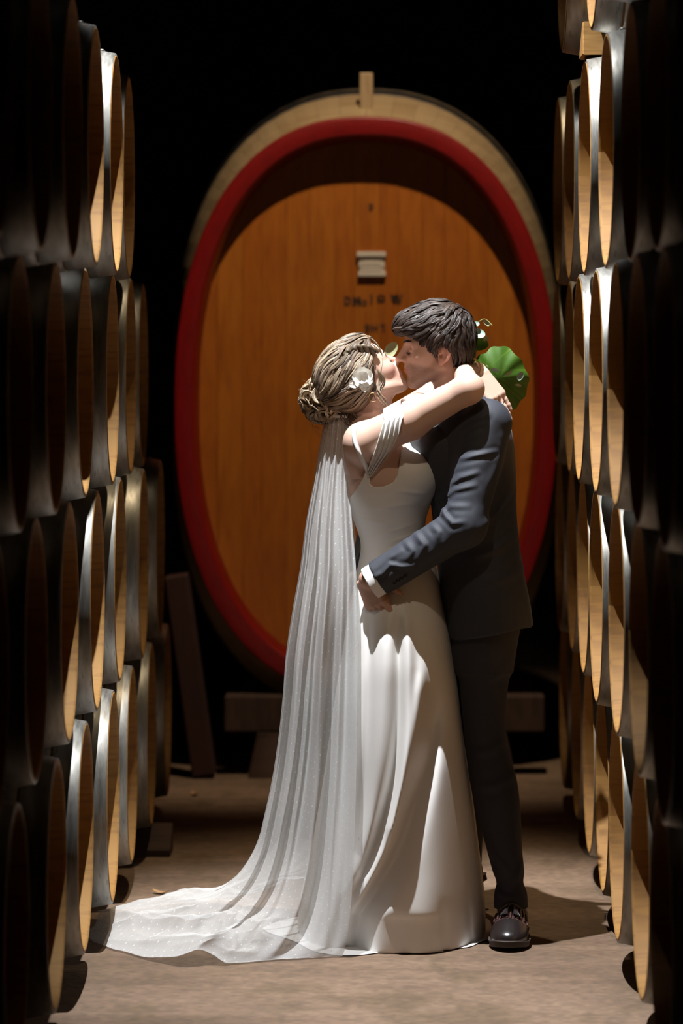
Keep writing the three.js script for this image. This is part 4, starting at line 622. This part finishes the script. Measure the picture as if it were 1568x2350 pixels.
// straps: thin cord over the shoulder and wide draped band round the upper arm
{ const f = bBodyF, thin = [[812, 985, 0.06], [813, 1000], [818, 1022], [825, 1040], [834, 1058], [843, 1078], [848, 1094]].map(([a, b]) => onSurface(f, a, b, 0.003)); thin.unshift(V(thin[0].x + 0.004, thin[0].y + 0.012, thin[0].z - 0.07));
  part('shoulder_strap', strand(thin, 0.0065, 0.0065, 8, 30, null, 0.55), M.satin, BRIDE);
  const L = [[882, 963], [878, 975], [870, 1002], [860, 1034], [846, 1072], [842, 1086]], Rr = [[927, 953], [922, 966], [914, 1000], [896, 1036], [868, 1076], [852, 1096]];
  const band = sheet(36, 60, (u, v) => {
    const t = clamp((v - 0.3) / 0.7), i = t * (L.length - 1), lx = keyed(L.map((p, k) => [k, ...p]), i), rx = keyed(Rr.map((p, k) => [k, ...p]), i), px = lerp(lx[0], rx[0], u), py = lerp(lx[1], rx[1], u), pleat = 0.0035 * Math.sin(u * 6.283 * 4.2 + Math.sin(v * 5) * 0.8) * smooth(0.1, 0.5, v);
    if (v >= 0.3) return onSurface(f, px, py, 0.006 + pleat + 0.004 * Math.sin(Math.PI * clamp(t)));
    const k = (0.3 - v) / 0.3, c = bS.clone().lerp(bE, clamp((px - 836) / 240)), top = onSurface(f, px, py, 0.006 + pleat); const ax = bE.clone().sub(bS).normalize(), r = top.clone().sub(c); r.addScaledVector(ax, -r.dot(ax)); const len = r.length(); r.applyAxisAngle(ax, -k * 2.9); r.setLength(lerp(len, 0.06, smooth(0, 0.4, k)) + pleat * k); const along = top.clone().sub(c).dot(ax); return c.clone().addScaledVector(ax, along).add(r);
  }); part('draped_strap', band, M.satin, BRIDE);
}
// hair swept back into a curled bun
{ const F = bHead, o = F.o, mass = join(0.03, ell(V(-0.02, 0.058, 0), 0.108, 0.09, 0.09), ell(V(-0.06, 0.03, 0), 0.082, 0.088, 0.08), ell(V(0.045, 0.088, 0), 0.05, 0.04, 0.066));
  const bunC = at(744, 917, 0.005), cut = (x, y, z) => { const q = Math.abs(z), line = x > 0.03 ? lerp(0.03, 0.085, smooth(0.03, 0.075, x)) : lerp(-0.055, 0.03, smooth(-0.012, 0.04, x)) - 0.03 * smooth(0, -0.06, x); return (line - y) * 0.7; };
  const fm = inFrame(F, mass), capF = inFrame(F, (x, y, z) => smax(mass(x, y, z) + 0.005 * (noise3(x * 50, y * 50, z * 50, 12) - 0.5), cut(x, y, z), 0.012)), R = rng(777), seeds = [];
  while (seeds.length < 760) { const th = R() * 6.283, ph = Math.acos(lerp(-0.6, 1, R())), l = V(-0.01 + 0.11 * Math.sin(ph) * Math.cos(th), 0.058 + 0.092 * Math.cos(ph), 0.09 * Math.sin(ph) * Math.sin(th)); const w = F.world(l.x, l.y, l.z); if (cut(l.x, l.y, l.z) < -0.004 && w.z > o.z - 0.05) seeds.push(w); }
  const cols = [[0.38, 0.275, 0.175], [0.25, 0.17, 0.11], [0.47, 0.355, 0.235], [0.15, 0.1, 0.068], [0.31, 0.22, 0.145], [0.56, 0.44, 0.31]];
  const flow = (p) => { const q = 24; return bunC.clone().sub(p).add(V(noise3(p.x * q, p.y * q, p.z * q, 31) - 0.5, noise3(p.x * q, p.y * q, p.z * q, 32) - 0.5, noise3(p.x * q, p.y * q, p.z * q, 33) - 0.5).multiplyScalar(0.12)); };
  const ls = locks(fm, seeds, flow, { steps: 8, len: 0.1, wave: 0.14, freq: 0.8, lift: 0.007, r: 0.005, flat: 0.36 }, R, cols);
  // twisted braid from the forehead to the crown
  for (let k = 0; k < 3; k++) { const pts = []; for (let i = 0; i <= 26; i++) { const t = i / 26, x = lerp(864, 786, t), y = 812 - 14 * Math.sin(t * Math.PI) + 6 * t, a = t * 13 + k * 2.094, q = onSurface(fm, x, y, 0.003), n = grad(fm, q); pts.push(q.addScaledVector(n, 0.006 * Math.cos(a)).add(V(0.004 * Math.sin(a), 0.008 * Math.sin(a), 0))); } ls.push(strand(pts, 0.0075, 0.006, 6, 60, cols[k * 2 % 6])); }
  // bun: loops of curls
  const bunF = join(0.02, ell(bunC, 0.059, 0.054, 0.057), cone(at(775, 895, 0), bunC, 0.04, 0.045));
  for (let i = 0; i < 130; i++) { const th = R() * 6.283, ph = Math.acos(lerp(-1, 1, R())), c = bunC.clone().add(V(0.06 * Math.sin(ph) * Math.cos(th), 0.055 * Math.cos(ph), 0.058 * Math.sin(ph) * Math.sin(th))); if (c.z < bunC.z - 0.03) continue; const n = c.clone().sub(bunC).normalize(), a = V(R() - 0.5, R() - 0.5, R() - 0.5).cross(n).normalize(), b = n.clone().cross(a), rr = 0.012 + R() * 0.016, sp = 2.6 + R() * 3.2, pts = [], nn = []; for (let k = 0; k <= 9; k++) { const u = k / 9, q = u * sp; pts.push(c.clone().addScaledVector(a, Math.cos(q) * rr * (1 - 0.45 * u)).addScaledVector(b, Math.sin(q) * rr * (1 - 0.45 * u)).addScaledVector(n, 0.008 * Math.sin(u * 3.1))); nn.push(n.clone().addScaledVector(a, -0.8 * Math.cos(q)).addScaledVector(b, -0.8 * Math.sin(q)).normalize()); } ls.push(lockStrand(pts, nn, 0.0062 + 0.003 * R(), 0.0026, 18, [cols[0], cols[2], cols[5], cols[4]][Math.floor(R() * 4)].map((v) => v * 1.6))); }
  // loose curls: in front of the ear, at the nape and under the bun
  const curl = (px0, py0, t0, px1, py1, t1, amp, turns, r, c) => { const pts = []; for (let i = 0; i <= 22; i++) { const u = i / 22, p = at(lerp(px0, px1, u), lerp(py0, py1, u), lerp(t0, t1, u)); pts.push(p.add(V(amp * Math.sin(u * turns * 6.283) * (0.4 + u), 0, amp * Math.cos(u * turns * 6.283) * (0.4 + u)))); } ls.push(strand(pts, r, r * 0.35, 5, 44, c)); };
  for (let i = 0; i < 7; i++) curl(866 + i * 2, 846 + i * 2, 0.075, 876 + (i % 3) * 4, 930 + i * 5, 0.085, 0.006 + 0.001 * i, 1.5, 0.0026, cols[[5, 2, 5, 0, 2, 5, 0][i]]);
  for (let i = 0; i < 5; i++) curl(858 + i, 878, 0.082, 858 + i, 908 + i * 3, 0.085, 0.004, 1.1, 0.0014, cols[3]);
  for (let i = 0; i < 12; i++) curl(786 + i * 3, 902 + R() * 14, 0.04 + R() * 0.03, 782 + i * 4, 958 + R() * 26, 0.05, 0.008, 1.2, 0.0022, cols[Math.floor(R() * 6)]);
  for (let i = 0; i < 14; i++) { const a = 714 + R() * 60; curl(a, 935 + R() * 20, -0.02 + R() * 0.06, a - 8 + R() * 26, 975 + R() * 34, R() * 0.05, 0.009, 1.3, 0.0009, cols[[2, 5, 0][i % 3]]); }
  for (let i = 0; i < 40; i++) { const a = R() * 6.28, p = bunC.clone().add(V(0.055 * Math.cos(a), 0.052 * Math.sin(a), R() * 0.05)), q = p.clone().add(V(Math.cos(a) * 0.02 + (R() - 0.5) * 0.02, Math.sin(a) * 0.018 + (R() - 0.5) * 0.02, 0)); ls.push(strand([p, p.clone().lerp(q, 0.5).add(V((R() - 0.5) * 0.012, (R() - 0.5) * 0.012, 0)), q], 0.0008, 0.0004, 3, 6, cols[5])); }
  const dark = (x, y, z) => { const n = noise3(x * 40, y * 40, z * 40, 13); return mix3([0.1, 0.066, 0.042], [0.24, 0.165, 0.105], n); };
  part('hair', merge([surface(capF, [o.x - 0.2, o.y - 0.14, o.z - 0.13], [o.x + 0.14, o.y + 0.2, o.z + 0.13], 0.004, dark), surface(bunF, [bunC.x - 0.075, bunC.y - 0.07, bunC.z - 0.08], [bunC.x + 0.09, bunC.y + 0.08, bunC.z + 0.08], 0.005, (x, y, z) => mix3([0.2, 0.135, 0.085], [0.4, 0.29, 0.185], noise3(x * 60, y * 60, z * 60, 14))), ...ls]), M.hair, BRIDE);
  // white flower behind the ear
  const fl = new THREE.Group(); fl.name = 'hair_flower'; BRIDE.add(fl); const petal = (c, dir, n, len, w, cup) => { const x = dir.clone().normalize(), z = n.clone().addScaledVector(x, -n.dot(x)).normalize(), y = z.clone().cross(x); part('petal', sheet(8, 8, (u, v) => { const a = (u - 0.5) * 2, wd = w * Math.sin(Math.PI * (0.12 + 0.8 * v)) ** 0.7, l = len * v; return c.clone().addScaledVector(x, l).addScaledVector(y, a * wd).addScaledVector(z, cup * (v * v * 0.8 + a * a * 0.35 * v) + 0.0006 * Math.sin(a * 7 + v * 4)); }), M.petal, fl); };
  const fc = onSurface(fm, 833, 866, 0.018), fn = V(0.05, 0.1, 1);
  for (let i = 0; i < 5; i++) { const a = i / 5 * 6.283 + 0.5; petal(fc, V(Math.cos(a), Math.sin(a), 0), fn, 0.029, 0.019, 0.01); } for (let i = 0; i < 4; i++) { const a = i / 4 * 6.283 + 1.1; petal(fc.clone().add(V(0, 0, 0.006)), V(Math.cos(a), Math.sin(a), 0), fn, 0.017, 0.012, 0.014); }
  petal(fc.clone().add(V(-0.008, -0.014, 0.004)), V(-0.95, -0.25, 0), fn, 0.03, 0.013, 0.008); petal(fc.clone().add(V(0.004, -0.014, 0.004)), V(0.15, -1, 0), fn, 0.026, 0.014, 0.008);
  const er = new THREE.TorusGeometry(0.0125, 0.0011, 6, 28), ep = at(856, 912, 0.088); er.translate(ep.x, ep.y, ep.z); part('hoop_earring', er, M.gold, BRIDE);
}
{ const c = at(1078, 846, 0.015), g = new THREE.TorusGeometry(0.031, 0.0022, 6, 32); g.applyQuaternion(new THREE.Quaternion().setFromUnitVectors(V(0, 0, 1), bW.clone().sub(bE).normalize())); g.translate(c.x, c.y, c.z); part('bracelet', g, M.gold, BRIDE);
  const rp = at(1152, 927, 0.08), r = new THREE.TorusGeometry(0.0092, 0.0016, 6, 20); r.applyQuaternion(new THREE.Quaternion().setFromUnitVectors(V(0, 0, 1), V(0.56, -0.82, 0.05).normalize())); r.translate(rp.x, rp.y, rp.z); const m = part('finger_ring', r, M.silver, BRIDE), s = new THREE.OctahedronGeometry(0.0038); s.translate(rp.x + 0.006, rp.y + 0.006, rp.z + 0.006); part('ring_stone', s, M.silver, m); }
// sheer dotted veil
const tulle = texture(512, grey((u, v) => { const f = 0.53 + 0.18 * fbm(u, v, 40, 40, 2, 71); let d = 0; for (const [cx, cy] of [[0.25, 0.25], [0.75, 0.75]]) d = Math.max(d, smooth(0.068, 0.046, Math.hypot(u - cx, v - cy))); return lerp(f, 0.97, d); }), false, 1 / 0.036, 1 / 0.04);
M.tulle = phys({ color: lin(0.74, 0.75, 0.75), roughness: 0.9, alphaMap: tulle, transparent: true, transmission: 0.32, thickness: 0, ior: 1.1, specularIntensity: 0.2, side: THREE.DoubleSide });
{ const hang = [[950, 750, 800, 0.045], [1000, 738, 804, 0.06], [1100, 722, 803, 0.09], [1200, 703, 811, 0.13], [1300, 690, 820, 0.17], [1400, 672, 823, 0.2], [1500, 657, 824, 0.215], [1600, 649, 823, 0.23], [1700, 638, 822, 0.24], [1800, 622, 820, 0.255], [1900, 600, 817, 0.27]];
  const wave = (u, py) => { const k = smooth(960, 1500, py); return k * (0.02 * Math.sin(u * 43 + py * 0.0012 + 1.2 * Math.sin(u * 9)) + 0.012 * Math.sin(u * 79 + 1.3 - py * 0.0021) + 0.006 * Math.sin(u * 131 + py * 0.004)) + 0.005 * Math.sin(u * 90); };
  const spot = (u, py) => { const [l, r, nz] = keyed(hang, py), w = (r - l) / FOCAL * D0, a = (u - 0.5) * Math.PI, k = 1 + wave(u, py) / Math.max(0.06, nz) * 0.9, R0 = at(r, py, 0); return V(R0.x - w * Math.cos(a) * (0.97 + 0.03 * k), R0.y, R0.z + nz * Math.sin(a) * k + (wave(u, py)) * Math.cos(a) * 1.1); };
  const ends = [[0, 470, 2070], [0.15, 360, 2082], [0.3, 250, 2100], [0.42, 214, 2128], [0.52, 212, 2168], [0.6, 290, 2190], [0.68, 400, 2216], [0.76, 490, 2218], [0.86, 610, 2208], [0.94, 710, 2202], [1, 785, 2197]];
  const onFloor = (px, py) => atDepth(px, py, FOCAL * EYE / (py - VY));
  const point = (u, v) => {
    if (v < 0.6) return spot(u, lerp(950, 1900, v / 0.6));
    const t = (v - 0.6) / 0.4, A = spot(u, 1900), A0 = spot(u, 1860), [ex, ey] = keyed(ends, u), E = onFloor(ex, ey), slope = A.clone().sub(A0).normalize(); const far = Math.hypot(E.x - A.x, E.z - A.z), C = A.clone().addScaledVector(slope, A.y * 0.82 / Math.max(0.5, -slope.y)); C.y = Math.max(C.y, 0.012);
    const p = A.clone().multiplyScalar((1 - t) ** 2).addScaledVector(C, 2 * t * (1 - t)).addScaledVector(E, t * t); const lie = smooth(0.3, 0.75, t) * smooth(0.12, 0.35, far);
    const w = 1 - smooth(0.0, 0.7, t); const rg = (n) => 1 - Math.abs(2 * n - 1); p.y += (0.008 + 0.026 * rg(noise2(u * 11 + t * 2.5, t * 5 + u * 5, 999, 999, 15)) ** 2 + 0.011 * rg(noise2(u * 27 - t * 4, t * 7 + u * 9, 999, 999, 16)) ** 2 + 0.003 * rg(noise2(u * 60, t * 18, 999, 999, 26)) ** 2) * lie * (1 - 0.8 * smooth(0.82, 1, t)); p.x += 0.02 * (noise2(u * 26, t * 8, 999, 999, 17) - 0.5) * lie; p.z += 0.03 * (noise2(u * 24, t * 7, 999, 999, 18) - 0.5) * lie;
    const bunch = Math.exp(-(((u - 0.72) / 0.05) ** 2)) * smooth(0.72, 0.95, t) + 0.6 * Math.exp(-(((u - 0.36) / 0.06) ** 2)) * smooth(0.75, 0.95, t); p.y += bunch * 0.045 * (0.85 + 0.15 * Math.sin(u * 70)); p.y = Math.max(p.y, 0.004 + 0.003 * noise2(u * 60, t * 30, 999, 999, 19)); return p;
  };
  const nu = 420, nv = 300, veil = sheet(nu, nv, point), P = veil.attributes.position, U = veil.attributes.uv, q = (i, j) => V(P.getX(j * (nu + 1) + i), P.getY(j * (nu + 1) + i), P.getZ(j * (nu + 1) + i)); let vv = 0;   // uv in metres along the cloth
  for (let j = 0; j <= nv; j++) { if (j) vv += q(nu * 0.75, j).distanceTo(q(nu * 0.75, j - 1)); let d = 0; const row = [0]; for (let i = 1; i <= nu; i++) row.push(d += q(i, j).distanceTo(q(i - 1, j))); for (let i = 0; i <= nu; i++) U.setXY(j * (nu + 1) + i, row[i] - row[Math.round(nu * 0.8)], vv); }
  part('veil', veil, M.tulle, BRIDE);
  part('veil_comb', strand([at(752, 948, 0.03), at(775, 955, 0.05), at(798, 955, 0.05)], 0.005, 0.005, 6, 10), M.petal, BRIDE);
}

// ---------------------------------------------------------------- bouquet held behind his neck
{ const B = thing('bouquet', 'bouquet with one big round green leaf and small eucalyptus leaves behind his neck', 'bouquet');
  const leaf = (list, mat, thick, bump) => part('leaf', (() => { const s = new THREE.Shape(list.map(([x, y]) => new THREE.Vector2(x, y))); const g = new THREE.ExtrudeGeometry(s, { depth: thick, bevelEnabled: true, bevelSize: 0.0006, bevelThickness: 0.0006, bevelSegments: 1 }); return g; })(), mat, B);
  const veins = texture(512, (u, v) => { const x = u - 0.3, y = v - 0.62, a = Math.atan2(y, x), r = Math.hypot(x, y); const ray = Math.abs(Math.sin(a * 4.5)) ; const k = smooth(0.14, 0.0, ray) * 0.6 + 0.3 * fbm(u, v, 12, 12, 3, 802); return mix3([0.22, 0.38, 0.01], [0.40, 0.54, 0.06], k); }, true);
  M.bigLeaf = phys({ map: veins, roughness: 0.6, transmission: 0.15, side: THREE.DoubleSide }); M.eucalyptus = phys({ color: lin(0.25, 0.36, 0.29), roughness: 0.7, side: THREE.DoubleSide }); M.paleLeaf = phys({ color: lin(0.36, 0.37, 0.2), roughness: 0.6, side: THREE.DoubleSide }); M.stem = std({ color: lin(0.32, 0.33, 0.12), roughness: 0.6 });
  // big round leaf, ruffled, hanging from its stalk
  const c = at(1146, 868, -0.1); const big = sheet(72, 22, (u, v) => { const a = u * 6.283, rx = 0.083, ry = 0.093, rim = 1 + 0.03 * Math.sin(a * 11) + 0.02 * Math.sin(a * 5 + 1) - 0.1 * Math.max(0, Math.cos(a - 2.3)) ** 8, k = v * rim; return V(c.x + Math.cos(a) * rx * k, c.y + Math.sin(a) * ry * k - 0.012 * k * k * Math.cos(a), c.z + 0.028 * (1 - k * k) * 1.2 + 0.0045 * Math.sin(a * 9) * k * k + 0.02 * k * Math.sin(a)); }, true);
  { const p = big.attributes.position, uv = big.attributes.uv; for (let i = 0; i < p.count; i++) uv.setXY(i, (p.getX(i) - c.x) / 0.2 + 0.5, (p.getY(i) - c.y) / 0.2 + 0.5); } tag(part('big_leaf', big, M.bigLeaf, B), 'big round dark green leaf with ruffled edge');
  const small = (px, py, tw, rx, ry, rot, mat, tilt = 0.3) => { const o = at(px, py, tw), g = sheet(20, 6, (u, v) => { const a = u * 6.283, X = Math.cos(a) * rx * v * (1 - 0.15 * Math.sin(a)), Y = Math.sin(a) * ry * v, Z = tilt * Y + 0.25 * v * v * rx; return V(o.x + X * Math.cos(rot) - Y * Math.sin(rot), o.y + X * Math.sin(rot) + Y * Math.cos(rot), o.z + Z); }, true); part('eucalyptus_leaf', g, mat, B); };
  small(1098, 765, -0.08, 0.02, 0.0135, -0.1, M.eucalyptus, -0.6); small(1090, 743, -0.08, 0.0135, 0.008, 0.1, M.eucalyptus, -0.6); small(1117, 741, -0.09, 0.011, 0.006, -0.75, M.paleLeaf); small(1116, 777, -0.08, 0.009, 0.005, 0.6, M.paleLeaf); small(1116, 856, -0.04, 0.012, 0.0055, 0.75, M.eucalyptus); small(1136, 849, -0.04, 0.0125, 0.0055, -0.15, M.eucalyptus); small(1168, 857, -0.05, 0.011, 0.0045, 0.55, M.paleLeaf); small(1190, 884, -0.05, 0.009, 0.004, -0.2, M.paleLeaf); small(1194, 863, -0.06, 0.013, 0.009, 1.1, M.eucalyptus); small(1102, 790, -0.12, 0.024, 0.018, 0.2, M.bigLeaf); small(897, 803, -0.16, 0.026, 0.017, 1.0, M.paleLeaf, 0.1);
  const st = (pts, r) => part('stem', strand(pts.map((p) => at(...p)), r, r * 0.7, 6, 16), M.stem, B); st([[1085, 850, -0.1], [1080, 790, -0.11], [1092, 748, -0.09], [1112, 732, -0.09], [1130, 747, -0.09]], 0.0022); st([[1085, 860, -0.09], [1110, 850, -0.06], [1124, 848, -0.045], [1117, 838, -0.045]], 0.0015); st([[1060, 850, -0.09], [1000, 830, -0.15], [940, 815, -0.17], [905, 820, -0.165]], 0.0022); st([[1060, 850, -0.09], [1100, 860, -0.11], [1140, 862, -0.1]], 0.003); st([[1030, 862, -0.09], [1090, 855, -0.1]], 0.009);
}
// dry leaves lying on the floor
{ const mat = std({ color: lin(0.42, 0.24, 0.1), roughness: 0.8, side: THREE.DoubleSide }); for (const [px, py, s, rot, label] of [[370, 2052, 0.03, 0.4, 'curled dry leaf on the floor left of the veil'], [446, 1826, 0.028, 1.2, 'small pale scrap of leaf on the far floor, left of the veil']]) { const p = atDepth(px, py, FOCAL * EYE / (py - VY)), g = sheet(16, 6, (u, v) => { const a = u * 6.283, X = Math.cos(a) * s * v, Y = Math.sin(a) * s * 0.4 * v; return V(X * Math.cos(rot) - Y * Math.sin(rot), 0.004 + 0.35 * X * X / s + 0.2 * Math.abs(Y), X * Math.sin(rot) + Y * Math.cos(rot)); }, true); g.translate(p.x, 0, p.z); single('dry_leaf', g, mat, label, 'leaf'); } }
renderer.render(scene, camera);
